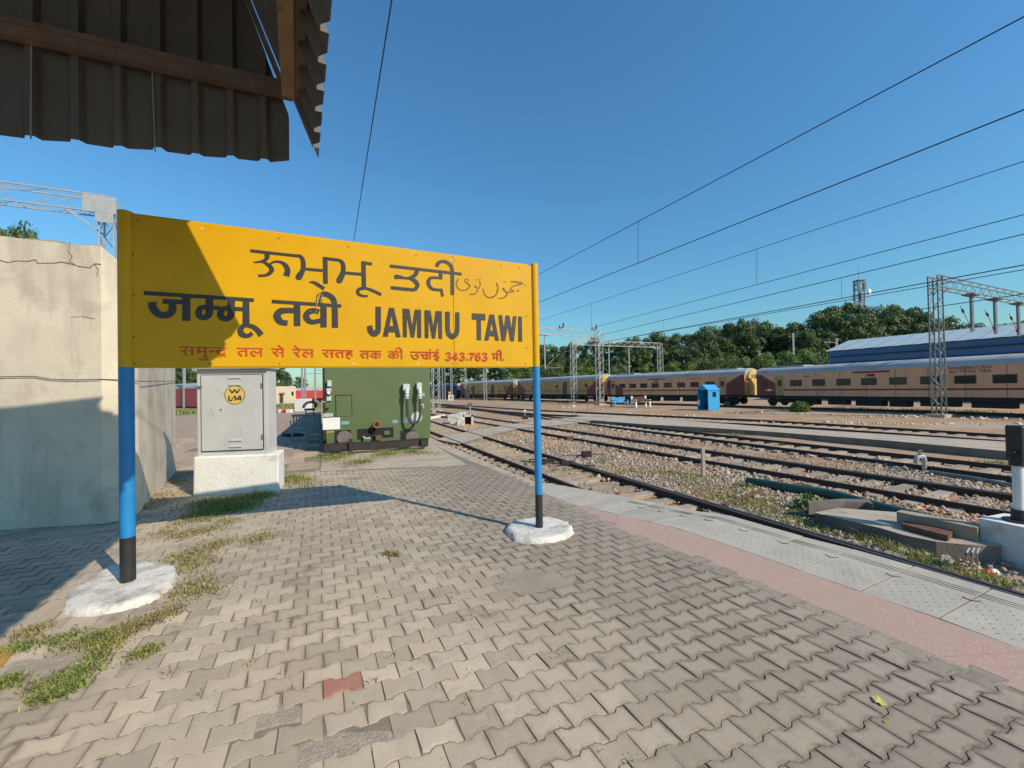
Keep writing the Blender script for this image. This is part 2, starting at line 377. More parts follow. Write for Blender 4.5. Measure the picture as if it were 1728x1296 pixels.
def mth(op, a, b_=None):
    m = N.new('ShaderNodeMath'); m.operation = op; m.use_clamp = False
    for i, s in enumerate((a, b_)):
        if s is None: continue
        if isinstance(s, (int, float)): m.inputs[i].default_value = s
        else: Lk.new(s, m.inputs[i])
    return m.outputs[0]
def mx(f, a, c):
    x = N.new('ShaderNodeMix'); x.data_type = 'RGBA'; Lk.new(f, x.inputs[0])
    for i, s in ((6, a), (7, c)):
        if isinstance(s, tuple): x.inputs[i].default_value = (*s, 1)
        else: Lk.new(s, x.inputs[i])
    return x.outputs[2]
base = mx(mr(nz(7), .35, .65), (.53, .45, .34), (.45, .378, .285))
base = mx(mr(nz(1.1, 3), .45, .62), base, (.54, .445, .33))
h1 = N.new('ShaderNodeHueSaturation'); Lk.new(mr(mth('POWER', oi.outputs['Random'], .6), 0, 1, .72, 1.10), h1.inputs['Value']); Lk.new(base, h1.inputs['Color'])
h2 = N.new('ShaderNodeHueSaturation'); Lk.new(mr(mth('POWER', geo.outputs['Random Per Island'], .6), 0, 1, .74, 1.10), h2.inputs['Value']); Lk.new(h1.outputs[0], h2.inputs['Color'])
sep = N.new('ShaderNodeSeparateXYZ'); Lk.new(geo.outputs['Position'], sep.inputs[0])
# old trodden-in dirt: heavier on the track side of the platform
right_bias = mr(mth('ADD', sep.outputs[0], mth('MULTIPLY', sep.outputs[1], .45)), .9, 2.3)
patchy = mth('ADD', mth('MULTIPLY', right_bias, .95), mr(nz(.9, 4), .44, .68, 0, .8))
dirt = mth('MULTIPLY', mth('MULTIPLY', mr(at.outputs['Fac'], .15, .85, .06, 1), patchy), mr(nz(16, 6, .7), .36, .58, .25, 1))
c1 = mx(dirt, h2.outputs[0], (.15, .128, .10))
c2 = mx(mth('MULTIPLY', right_bias, .55), c1, (.235, .20, .16))
c3 = mx(mr(nz(2.3, 6, .7), .57, .68, 0, .7), c2, (.21, .18, .145))
c3 = mx(mr(nz(.55, 5, .6), .48, .66, 0, .35), c3, (.27, .225, .18))
c4 = mx(mr(nz(38, 3, .7), .62, .72, 0, .5), c3, (.18, .155, .12))
c4 = mx(mr(at.outputs['Fac'], .86, .96, 0, .9), c4, (.085, .072, .055))          # soil packed into the joints
Lk.new(c4, bs.inputs['Base Color'])
bp = N.new('ShaderNodeBump'); bp.inputs['Strength'].default_value = .35; bp.inputs['Distance'].default_value = .006
Lk.new(nz(90, 5, .7), bp.inputs['Height']); Lk.new(bp.outputs[0], bs.inputs['Normal'])
M['paver'] = pv
M['paver_red'] = mat('paver_red', (.40, .19, .135), (.36, .165, .12), 8, .9, .2, 90)

def paver_geo(seed, near=True):
    r = random.Random(seed); a = BL / 2; bb = BP / 2; dl = .0105; e = .014; g = .0018
    pts = [(-a, bb + dl), (-a / 2 - e, bb + dl), (-a / 2 + e, bb - dl), (a / 2 - e, bb - dl), (a / 2 + e, bb + dl), (a, bb + dl),
           (a, -bb - dl), (a / 2 + e, -bb - dl), (a / 2 - e, -bb + dl), (-a / 2 + e, -bb + dl), (-a / 2 - e, -bb - dl), (-a, -bb - dl)]
    def shrink(q, k): return [(x - math.copysign(min(k * .55, abs(x)), x), y - math.copysign(k, y)) for x, y in q]
    w = lambda q, z: [(*(ER * x + EC * y), z) for x, y in q]
    outer = shrink(pts, g)
    jit = [(x + r.uniform(-.002, .002), y + r.uniform(-.002, .002)) for x, y in shrink(pts, g + .0038)]
    if seed % 3 == 1:
        for k in r.sample([0, 5, 6, 11], 2): jit[k] = (jit[k][0] * r.uniform(.84, .95), jit[k][1] * r.uniform(.80, .93))      # knocked-off corners
        k = r.choice([2, 3, 8, 9]); jit[k] = (jit[k][0], jit[k][1] * .88)
    inner = [(x * .66, y * .52) for x, y in jit]
    V = w(outer, -.010) + w(jit, 0) + w(inner, .0008); n = 12
    F4 = [(i, (i + 1) % n, n + (i + 1) % n, n + i) for i in range(n)] + [(n + i, n + (i + 1) % n, 2 * n + (i + 1) % n, 2 * n + i) for i in range(n)]
    F = [f[::-1] for f in F4] + [tuple(range(3 * n - 1, 2 * n - 1, -1))]
    F = [tuple(f[::-1]) for f in F]
    V = np.array(V)
    # orientation check: the top must face up
    q = [V[i] for i in F[-1]]; nrm = np.cross(q[1] - q[0], q[2] - q[1])
    area = sum(q[i][0] * q[(i + 1) % 12][1] - q[(i + 1) % 12][0] * q[i][1] for i in range(12))
    if area < 0: F = [f[::-1] for f in F]
    return V, F, [1.0] * n + [.85] * n + [0.0] * n
def paver_mesh(name, Vs, Fs, E, m):
    me = bpy.data.meshes.new(name); me.from_pydata([tuple(map(float, v)) for v in Vs], [], Fs)
    a = me.attributes.new('edge', 'FLOAT', 'POINT'); a.data.foreach_set('value', np.array(E, dtype=np.float32))
    me.materials.append(m); me.update(); return me
variants = [paver_geo(k) for k in range(16)]
vmesh = [paver_mesh('paver', *v, M['paver']) for v in variants]
red_mesh = paver_mesh('paver_red', *variants[0], M['paver_red'])
border = [(470, 803), (545, 792), (600, 789), (770, 783), (868, 803), (900, 822), (912, 832.5)] + [(p[0] - 1, p[1] + 2) for p in pin_px]
PAVE = [G(*p)[:2] for p in border] + [p + np.array([-.02, 0]) for p in PIN[len(pin_px):]] + [np.array(p) for p in ((3.2, -.2), (-3.2, -.2), (-8.5, 3.2), (-8.3, 5.2), (-6.5, 6.4), (-6.3, 8.2))]
mortar_px = [(843, 966), (870, 961), (905, 963), (950, 957), (968, 974), (960, 988), (925, 993), (880, 1001), (858, 990)]
hole1_px = [(398, 1222), (430, 1203), (470, 1190), (506, 1197), (500, 1216), (462, 1222), (428, 1232), (400, 1243)]
hole2_px = [(500, 1268), (540, 1245), (585, 1238), (640, 1236), (672, 1244), (640, 1256), (610, 1268), (560, 1296), (500, 1300)]
weed_px = [(18, 1120), (60, 1100), (120, 1095), (150, 1105), (120, 1140), (70, 1165), (20, 1160)]
skips = [[G(*p)[:2] for p in q] for q in (mortar_px, hole1_px, hole2_px, weed_px)]
cells = []
for j in range(-18, 62):
    for i in range(-75, 42):
        p = PO + ER * (BL * (i + .5 + (.5 if j % 2 else 0))) + EC * (BP * j); cells.append((p[0], p[1], i, j))
cells = np.array(cells)
keep = inpoly(cells[:, 0], cells[:, 1], PAVE)
sk = np.zeros(len(cells), bool)
for q in skips: sk |= inpoly(cells[:, 0], cells[:, 1], q)
keep &= ~sk
wall_poly = [(-12, 4.2), (-5.18, 5.14), (-5.02, 5.3), (-5.16, 5.62), (-7.2, 8.9), (-12, 9)]
keep &= ~inpoly(cells[:, 0], cells[:, 1], wall_poly)
cells = cells[keep]
dep = cells[:, 1]; size = 1.0 / np.maximum(dep, .3) ** 2
vis = (dep > 1.62) & (np.abs(cells[:, 0]) / np.maximum(dep, .1) < 1.28)
order = np.argsort(-(size * vis))
nearset = set(order[:299].tolist())
SV, SF, SE = [], [], []
cnt = 0
for k, (x, y, i, j) in enumerate(cells):
    rr = random.Random(int(i) * 977 + int(j) * 131)
    z = min(.004, max(-.0018, rr.gauss(.0004, .0015))); tx, ty = rr.gauss(0, .0045), rr.gauss(0, .0045); rz = rr.gauss(0, .010)
    if i == 0 and j == 0: tx = ty = rz = 0
    if k in nearset:
        isred = (i == 0 and j == 0)
        o = inst(red_mesh if isred else vmesh[rr.randrange(16)], 'paver', platform, (x, y, z), (tx, ty, rz))
        if isred: o['label'] = 'single red paving block among the beige ones'
        cnt += 1
    else:
        V, F, E_ = variants[rr.randrange(16)]
        ca, sa = math.cos(rz), math.sin(rz)
        W = np.stack([V[:, 0] * ca - V[:, 1] * sa + x, V[:, 0] * sa + V[:, 1] * ca + y, V[:, 2] + z + V[:, 0] * -ty + V[:, 1] * tx], 1)
        o_ = len(SV); SV.extend(W); SF.extend([tuple(o_ + q for q in f) for f in F]); SE.extend(E_)
pm = paver_mesh('paver_field', SV, SF, SE, M['paver'])
pf = bpy.data.objects.new('paver_field', pm); col.objects.link(pf); pf.parent = platform; pf['kind'] = 'stuff'

# mortar patch, dug-out holes, concrete apron in front of the green coach
def sheet(name, px, z, m, parent=platform, sub=0, jit=.0):
    P = [G(*p)[:2] for p in px]
    bb_ = MB(); V = [(p[0], p[1], z) for p in P]
    bb_.add(V, [tuple(range(len(V)))], m)
    return bb_.obj(name, parent)
def fix_up(o):
    me = o.data
    if me.polygons[0].normal.z < 0: me.flip_normals()
    return o
EM = [p for p in PAVE[6:7 + len(pin_px)]]
m_ = MB(); nrm_ = [np.array([.9, .43])] * len(EM)
V = [(*(p - np.array([.13, .06])), -.0026) for p in EM] + [(*(p + np.array([.05, .02])), -.0026) for p in EM]; n = len(EM)
m_.add(V, [(i, i + 1, n + i + 1, n + i) for i in range(n - 1)], M['mortar']); eo = m_.obj('edge_mortar', platform)
if eo.data.polygons[0].normal.z < 0: eo.data.flip_normals()
fix_up(sheet('mortar_patch', [(838, 964), (868, 958), (905, 960), (952, 954), (973, 974), (964, 990), (925, 997), (880, 1004), (852, 993)], -.0015, M['mortar']))
for hp in (hole1_px, hole2_px, weed_px):
    hq = np.array([G(*p)[:2] for p in hp]); hc = hq.mean(0); V = []; F = []; nn = len(hq)
    for s_ in (1.25, 1.0, .7, .35):
        for p in hq: w_ = hc + (p - hc) * s_; V.append((*w_, -.0042 + (.004 * float(vnoise(w_[0], w_[1], 18)) if s_ < 1.1 else -.001)))
    V.append((*hc, -.003)); 
    for r_ in range(3): F += [(r_ * nn + i, r_ * nn + (i + 1) % nn, (r_ + 1) * nn + (i + 1) % nn, (r_ + 1) * nn + i) for i in range(nn)]
    F += [(3 * nn + i, 3 * nn + (i + 1) % nn, 4 * nn) for i in range(nn)]
    m_ = MB(); m_.add(V, F, M['hole_dirt'], True); ho_ = m_.obj('dirt_fill', platform)
    bm = bmesh.new(); bm.from_mesh(ho_.data); bmesh.ops.recalc_face_normals(bm, faces=bm.faces); bm.to_mesh(ho_.data); bm.free()
    if sum(p.normal.z for p in ho_.data.polygons) < 0: ho_.data.flip_normals()
def apron():
    a, b_, c_, d_ = [G(*p)[:2] for p in ((540, 796), (790, 786), (722, 745), (546, 766))]
    n = 26; V = []; F = []
    for j in range(n + 1):
        for i in range(n + 1):
            s, t = i / n, j / n
            p = (a * (1 - s) + b_ * s) * (1 - t) + (d_ * (1 - s) + c_ * s) * t
            V.append((*p, -.004 + .016 * float(vnoise(p[0], p[1], 2.2)) + .008 * float(vnoise(p[0], p[1], 7))))
    F = [(j * (n + 1) + i, j * (n + 1) + i + 1, (j + 1) * (n + 1) + i + 1, (j + 1) * (n + 1) + i) for j in range(n) for i in range(n)]
    return raw('concrete_apron', V, F, M['concrete'], platform, True)
apron()
strip = [G(*p)[:2] for p in ((790, 786), (868, 803), (905, 813))]
b = MB(); b.prism([edge_far[0] - cr2 * .0, edge_far[1], edge_far[2], G(905, 813)[:2], G(900, 821)[:2], G(866, 806)[:2], G(770, 768)[:2], G(716, 743)[:2]], -.03, -.003, M['concrete'])
b.obj('edge_strip', platform)
# stony flags on the platform beyond, each its own slab
def flags():
    k = 0; big = MB()
    for j in range(0, 46):
        for i in range(0, 22):
            w, h = .62, .92
            off = .3 if j % 2 else 0
            p0 = pit_l - cr2 * (.1 + (i) * w + off) + cc2 * (-2.1 + j * h)
            c_ = p0 - cr2 * w / 2 + cc2 * h / 2
            if inpoly([c_[0]], [c_[1]], PAVE)[0] or inpoly([c_[0]], [c_[1]], wall_poly)[0] or c_[0] < -26: continue
            if j < 3 and i < 1 and not off: pass
            r_ = random.Random(i * 71 + j * 13); g = .012
            q = [p0 - cr2 * g + cc2 * g, p0 - cr2 * (w - g) + cc2 * g, p0 - cr2 * (w - g) + cc2 * (h - g), p0 - cr2 * g + cc2 * (h - g)]
            q = [p + np.array([r_.uniform(-.02, .02), r_.uniform(-.02, .02)]) - c_ for p in q]
            z = .002 + r_.uniform(-.004, .007); zz = [z + r_.uniform(-.008, .008) for _ in range(4)]
            if c_[1] < 30 and k < 180:
                m_ = MB(); m_.prism([tuple(p) for p in q][::-1], -.03, zz, M['flag'], bottom=False)
                m_.obj('flagstone', platform, (c_[0], c_[1], 0)); k += 1
            else: big.prism([tuple(p + c_) for p in q][::-1], -.03, zz, M['flag'], bottom=False)
    o = big.obj('flagstone_field', platform); o['kind'] = 'stuff'
flags()

# coping slabs with tactile dots and grooves, and the pink strip
for k in range(len(OUT) - 1):
    a, b_, c_, d_ = INN[k], INN[k + 1], OUT[k + 1], OUT[k]
    t = (b_ - a) / np.linalg.norm(b_ - a); g = .006
    q = [a + t * g, b_ - t * g, c_ - t * g, d_ + t * g]; ctr = sum(q) / 4
    m_ = MB(); rr = random.Random(k)
    zz = [rr.uniform(-.004, .004) for _ in range(4)]
    m_.prism([tuple(p - ctr) for p in q], -.09, zz, M['coping'])
    o = m_.obj('coping_slab', platform, (ctr[0], ctr[1], .0), bevel=.006)
    if k >= 6:
        dm = MB(); gm = MB()
        P = lambda s, u: (q[0] * (1 - s) + q[1] * s) * (1 - u) + (q[3] * (1 - s) + q[2] * s) * u - ctr
        for iu in range(9):
            for is_ in range(6):
                s, u = .12 + is_ * .15 + (.07 if iu % 2 else 0), .10 + iu * .062
                if s > .95: continue
                p = P(s, u); z = sum(zz) / 4 + .0045
                dm.disc((p[0], p[1], z), (0, 0, 1), .0052, M['coping'] if rr.random() < .45 else M['joint_dark'], 6)
        dm.obj('tactile_dot', o)['kind'] = 'stuff'
        for u in (.72, .765, .81):
            p0, p1 = P(.0, u), P(1, u); z = sum(zz) / 4 + .001
            gm.bar((*p0, z), (*p1, z), .0042, .004, M['joint_dark'])
        gm.obj('groove_line', o)
        hk = MB(); p = P(1.0, .62)
        hk.tube([(p[0] + .045 * math.cos(a_), p[1] + .045 * math.sin(a_), .003) for a_ in np.linspace(2.6, 5.2, 7)], .004, M['joint_dark'], 5)
        hk.obj('lifting_loop', o)
inn_line = [INN[2]] + INN[3:]
A = resample(inn_line, 40); Bq = resample([p for p in PIN], 40)
for k in range(0, 39, 3):
    k2 = min(k + 3, 39)
    poly = [A[i] for i in range(k, k2 + 1)] + [Bq[i] for i in range(k2, k - 1, -1)]
    poly = [tuple(p) for p in poly]
    m_ = MB()
    ctr = np.mean(np.array(poly), 0); ins = [tuple(np.array(p) + (ctr - np.array(p)) / max(np.linalg.norm(ctr - np.array(p)), .05) * .004) for p in poly]
    m_.prism([tuple(np.array(p) - ctr) for p in ins], -.05, -.002, M['pink']); m_.obj('pink_strip', platform, (ctr[0], ctr[1], 0))

# ------------------------------------------------------------------ station name board
LP = np.array([-3.2551, 3.4516]); RP = np.array([.275, 4.583])
BE = (RP - LP) / np.linalg.norm(RP - LP); BN = np.array([BE[1], -BE[0]])       # along the board, towards the viewer
def BW(u, z, off=0.0): p = LP + BE * u + BN * off; return (p[0], p[1], z)
board = tag(empty('station_name_board', (*(LP + RP) / 2, 0)), 'large yellow station name board with black and red lettering on two blue posts', 'sign')
def loc(P): return tuple(np.array(P) - np.array([*(LP + RP) / 2, 0]))
pan = MB()
def panel(u0, u1):
    zt = lambda u: 3.146 + (2.974 - 3.146) * u / 3.647; zb = lambda u: 1.848 + (1.839 - 1.848) * u / 3.647
    V = [loc(BW(u, z, o)) for o in (.012, -.012) for (u, z) in ((u0, zb(u0)), (u1, zb(u1)), (u1, zt(u1)), (u0, zt(u0)))]
    m_ = MB(); m_.add(V, [(0, 1, 2, 3), (7, 6, 5, 4), (0, 4, 5, 1), (1, 5, 6, 2), (2, 6, 7, 3), (3, 7, 4, 0)], M['yellow'])
    return m_.obj('panel', board, bevel=.003)
panel(.03, 2.782); panel(2.785, 3.668)
fr = MB()
for z0, z1 in ((3.152, 2.98),): fr.bar(loc(BW(.03, z0, -.02)), loc(BW(3.62, z1, -.02)), .05, .012, M['yellow'])
fr.bar(loc(BW(.03, 1.845, -.02)), loc(BW(3.62, 1.837, -.02)), .05, .012, M['yellow'])
for u in (.9, 1.9, 2.8): fr.bar(loc(BW(u, 1.85, -.04)), loc(BW(u, 3.0, -.04)), .05, .05, M['galv_dark'], up=(1, 0, 0))
fr.obj('back_frame', board)
for P, top, zb, rr in ((LP, 3.165, .06, .052), (RP, 2.995, .06, .041)):
    m_ = MB(); ctr = np.array([*(LP + RP) / 2, 0]); q = np.array([*P, 0]) - ctr
    m_.tube([q + UPV * 1.845, q + UPV * top], rr, M['yellow'], 20)
    post = m_.obj('post', board)
    m_ = MB(); m_.tube([q + UPV * .42, q + UPV * 1.845], rr, M['blue'], 20, caps=False); m_.obj('blue_band', post)
    m_ = MB(); m_.tube([q + UPV * .02, q + UPV * .42], rr, M['black'], 20, caps=False); m_.obj('black_band', post)
bolts = MB()
for u in (.08, .6, 1.2, 1.8, 2.4, 2.77, 2.80, 3.3, 3.57):
    for z in (1.875, 3.10 - .17 * u / 3.647):
        bolts.disc(loc(BW(u + random.uniform(-.05, .05), z, .0135)), (*BN, 0), .0075, M['rust'] if random.random() < .5 else M['white'], 6)
for z in (2.1, 2.45, 2.8): bolts.disc(loc(BW(.06, z, .0135)), (*BN, 0), .008, M['rust'], 6); bolts.disc(loc(BW(3.59, z - .05, .0135)), (*BN, 0), .008, M['rust'], 6)
bolts.obj('rivet', board)['kind'] = 'stuff'
INK_DARK=[(0,[(925,2891,928,2922),(1053,2886,1056,2915),(1312,2876,1315,2905)]),(1,[(1305,2878,1311,2907),(1328,2873,1344,2904),(1338,2854,1373,2875),(1341,2822,1384,2830),(1340,2788,1384,2786),(1333,2755,1375,2739),(1312,2728,1359,2701),(1296,2696,1350,2676),(1297,2675,1342,2669),(1308,2663,1329,2662)]),(1,[(1038,2900,1075,2912),(1042,2868,1084,2868),(1041,2851,1067,2830),(1026,2832,1035,2808),(996,2820,998,2799),(952,2807,953,2795)]),(1,[(999,2802,1001,2821),(1027,2799,1033,2822),(1055,2778,1072,2806),(1075,2754,1106,2780),(1078,2742,1119,2740),(1072,2726,1094,2700),(1049,2704,1056,2679),(1018,2696,1019,2671),(990,2696,988,2671)]),(1,[(1077,2782,1071,2795),(1117,2807,1112,2827),(1154,2811,1157,2836),(1182,2798,1197,2828),(1199,2773,1234,2802),(1206,2743,1254,2749),(1198,2720,1248,2709),(1191,2699,1244,2686)]),(0,[(1379,2759,1382,2786),(1478,2754,1481,2782)]),(0,[(1413,2756,1415,2784),(1529,2752,1532,2782)]),(0,[(1533,2898,1575,2902),(1533,2639,1576,2643)]),(1,[(1530,2870,1534,2900),(1645,2865,1649,2895),(1677,2860,1690,2890),(1690,2844,1722,2868),(1694,2818,1735,2827),(1692,2787,1736,2786),(1682,2753,1731,2738),(1664,2719,1714,2697),(1650,2688,1705,2671),(1652,2666,1695,2660),(1661,2653,1683,2651)]),(0,[(1729,2744,1732,2773),(1878,2739,1881,2770)]),(0,[(1878,2884,1921,2888),(1879,2616,1922,2619)]),(0,[(1877,2854,1881,2885),(1977,2848,1981,2879)]),(1,[(1909,2632,1911,2604),(1862,2627,1874,2597),(1827,2593,1859,2583),(1836,2549,1861,2571),(1879,2531,1886,2555),(1935,2531,1937,2553)]),(1,[(1900,2610,1905,2630),(1940,2598,1949,2626),(2000,2574,2013,2603),(2056,2547,2070,2575)]),(0,[(2146,2842,2150,2872),(2877,2808,2881,2839)]),(1,[(2397,2851,2439,2843),(2386,2806,2424,2787),(2370,2786,2391,2755),(2334,2762,2340,2733),(2291,2757,2288,2732),(2245,2770,2240,2733),(2207,2773,2202,2729),(2191,2767,2186,2738)]),(1,[(2323,2738,2332,2761),(2361,2718,2379,2752),(2386,2695,2421,2724),(2396,2675,2439,2673),(2377,2645,2409,2625)]),(0,[(2408,2654,2416,2626),(2377,2646,2379,2611),(2290,2649,2286,2615),(2173,2655,2168,2620),(2155,2651,2151,2627)]),(0,[(2637,2830,2674,2832),(2635,2753,2674,2756)]),(1,[(2673,2781,2671,2755),(2568,2780,2573,2753),(2528,2762,2553,2740),(2507,2714,2548,2716),(2524,2664,2555,2687),(2572,2631,2584,2660),(2674,2629,2676,2657)]),(0,[(2642,2645,2673,2654),(2659,2571,2688,2579)]),(1,[(2638,2878,2600,2887),(2645,2906,2614,2929),(2674,2927,2671,2959),(2719,2919,2736,2951),(2751,2887,2784,2908),(2757,2848,2797,2856),(2759,2809,2798,2814)]),(0,[(2758,2820,2798,2823),(2756,2596,2795,2598)]),(0,[(130,2460,132,2495),(544,2449,546,2484)]),(0,[(522,2453,525,2485),(951,2438,953,2471)]),(0,[(405,2470,464,2473),(403,2247,463,2249)]),(0,[(263,2391,265,2433),(408,2391,410,2431)]),(1,[(164,2400,220,2406),(165,2351,221,2373),(186,2307,230,2351),(224,2273,247,2327),(269,2263,270,2320),(319,2277,295,2329),(356,2321,306,2347),(362,2368,306,2361),(350,2405,306,2384),(333,2421,308,2405)]),(0,[(578,2458,634,2461),(578,2348,634,2351)]),(1,[(575,2363,634,2365),(576,2334,632,2320),(574,2315,606,2276),(563,2304,564,2258),(550,2312,518,2271),(549,2324,499,2323),(552,2342,521,2376),(566,2355,560,2394),(607,2356,609,2393)]),(0,[(745,2455,803,2458),(745,2343,802,2346)]),(1,[(742,2358,803,2361),(743,2329,800,2315),(741,2310,773,2270),(729,2299,730,2252),(716,2307,683,2266),(715,2320,663,2319),(718,2337,686,2372),(732,2351,726,2391),(774,2351,776,2389)]),(0,[(630,2356,633,2392),(683,2351,687,2389)]),(0,[(797,2351,799,2387),(863,2350,865,2386)]),(0,[(863,2457,916,2460),(861,2228,916,2230)]),(1,[(896,2238,901,2209),(852,2231,873,2195),(819,2182,867,2176),(833,2127,871,2164),(878,2107,885,2148),(920,2116,907,2150),(946,2140,925,2169)]),(1,[(887,2208,891,2234),(930,2194,945,2233),(965,2161,995,2196),(988,2118,1028,2153)]),(0,[(1096,2435,1099,2466),(1691,2419,1693,2449)]),(0,[(1279,2455,1334,2458),(1277,2228,1333,2230)]),(1,[(1294,2396,1293,2348),(1216,2396,1218,2347),(1151,2385,1178,2336),(1107,2322,1170,2317),(1135,2253,1177,2297),(1181,2232,1194,2280),(1224,2230,1227,2279)]),(0,[(1507,2448,1562,2450),(1505,2222,1560,2223)]),(1,[(1504,2385,1483,2344),(1477,2399,1465,2355),(1434,2402,1441,2354),(1384,2380,1416,2341),(1355,2322,1411,2324),(1382,2267,1416,2308),(1433,2248,1439,2292),(1511,2265,1504,2308)]),(0,[(1607,2447,1660,2450),(1606,2221,1661,2223)]),(1,[(1521,2429,1497,2421),(1522,2483,1472,2477),(1521,2508,1483,2535),(1542,2521,1539,2567),(1575,2509,1598,2552),(1602,2481,1643,2509),(1609,2428,1659,2442)]),(1,[(1412,2647,1412,2651),(1448,2636,1455,2661),(1487,2611,1503,2639),(1535,2578,1551,2606)]),(1,[(2007,2440,2058,2442),(2005,2286,2056,2288),(2005,2233,2055,2228),(2000,2206,2041,2172),(1992,2203,1985,2142),(1980,2213,1935,2182),(1972,2256,1924,2243)]),(2,[(2135,2435),(2161,2436),(2160,2364),(2138,2251),(2129,2192),(2121,2146),(2071,2146)]),(2,[(2161,2436),(2182,2435),(2245,2143),(2199,2142),(2191,2190),(2178,2252),(2160,2364)]),(2,[(2138,2251),(2178,2252),(2191,2190),(2129,2192)]),(2,[(2267,2433),(2333,2430),(2359,2255),(2387,2427),(2449,2427),(2448,2141),(2408,2141),(2410,2357),(2377,2142),(2344,2143),(2307,2364),(2304,2143),(2267,2144)]),(2,[(2485,2426),(2546,2423),(2572,2250),(2598,2422),(2662,2420),(2660,2134),(2625,2135),(2620,2348),(2588,2136),(2556,2138),(2523,2350),(2521,2139),(2484,2139)]),(1,[(2696,2418,2744,2420),(2696,2307,2743,2309),(2696,2234,2742,2242),(2712,2170,2752,2199),(2768,2131,2770,2191),(2828,2173,2788,2200),(2844,2245,2799,2248),(2845,2312,2801,2311),(2846,2417,2803,2415)]),(2,[(2981,2413),(3128,2410),(3127,2342),(3078,2345),(3076,2128),(3029,2129),(3032,2346),(2980,2347)]),(2,[(3174,2406),(3200,2407),(3198,2332),(3179,2232),(3169,2175),(3157,2127),(3113,2127)]),(2,[(3200,2407),(3224,2407),(3274,2126),(3235,2127),(3224,2173),(3215,2233),(3198,2332)]),(2,[(3179,2232),(3215,2233),(3224,2173),(3169,2175)]),(2,[(3275,2403),(3315,2403),(3334,2254),(3357,2403),(3399,2402),(3422,2251),(3442,2400),(3481,2398),(3446,2124),(3404,2123),(3379,2289),(3346,2124),(3305,2125)]),(2,[(3502,2397),(3543,2396),(3541,2120),(3499,2121)])]
INK_BROWN=[(1,[(2833,2772,2847,2765),(2815,2735,2831,2733),(2814,2688,2830,2695),(2841,2656,2850,2668),(2883,2643,2884,2657),(2930,2656,2924,2668),(2963,2686,2949,2694),(2970,2712,2953,2706),(2938,2737,2928,2726),(2915,2753,2903,2749),(2918,2766,2911,2775),(2936,2767,2941,2778),(2949,2751,2956,2757)]),(1,[(3008,2706,3022,2718),(3022,2689,3036,2704),(3044,2677,3053,2689)]),(1,[(3061,2756,3073,2761),(3072,2730,3086,2731),(3061,2694,3071,2689),(3043,2674,3054,2668),(3032,2646,3044,2638),(3002,2623,3005,2609),(2953,2621,2952,2614)]),(0,[(3031,2766,3031,2780),(3045,2767,3046,2781)]),(0,[(3070,2766,3065,2780),(3085,2773,3080,2786)]),(1,[(3248,2752,3264,2760),(3264,2716,3282,2720),(3261,2670,3278,2667),(3241,2623,3252,2614),(3199,2600,3202,2584),(3154,2603,3147,2590),(3128,2630,3115,2623),(3116,2682,3099,2676)]),(1,[(3320,2698,3337,2710),(3334,2675,3353,2690),(3361,2653,3377,2661),(3365,2632,3382,2628),(3348,2610,3357,2599),(3315,2596,3317,2584),(3271,2592,3271,2585)]),(1,[(3426,2764,3424,2783),(3458,2772,3459,2788),(3563,2757,3568,2777)]),(1,[(3555,2772,3560,2758),(3508,2755,3512,2742),(3449,2736,3456,2725),(3415,2704,3427,2699),(3411,2677,3424,2676)]),(1,[(3423,2688,3429,2696),(3446,2676,3467,2677),(3439,2671,3443,2660),(3399,2668,3400,2656),(3372,2661,3375,2649)]),(0,[(3494,2673,3494,2693),(3515,2675,3515,2694)]),(1,[(3338,2777,3343,2779),(3344,2763,3346,2769),(3355,2769,3356,2774),(3361,2764,3361,2770),(3373,2775,3369,2779)])]
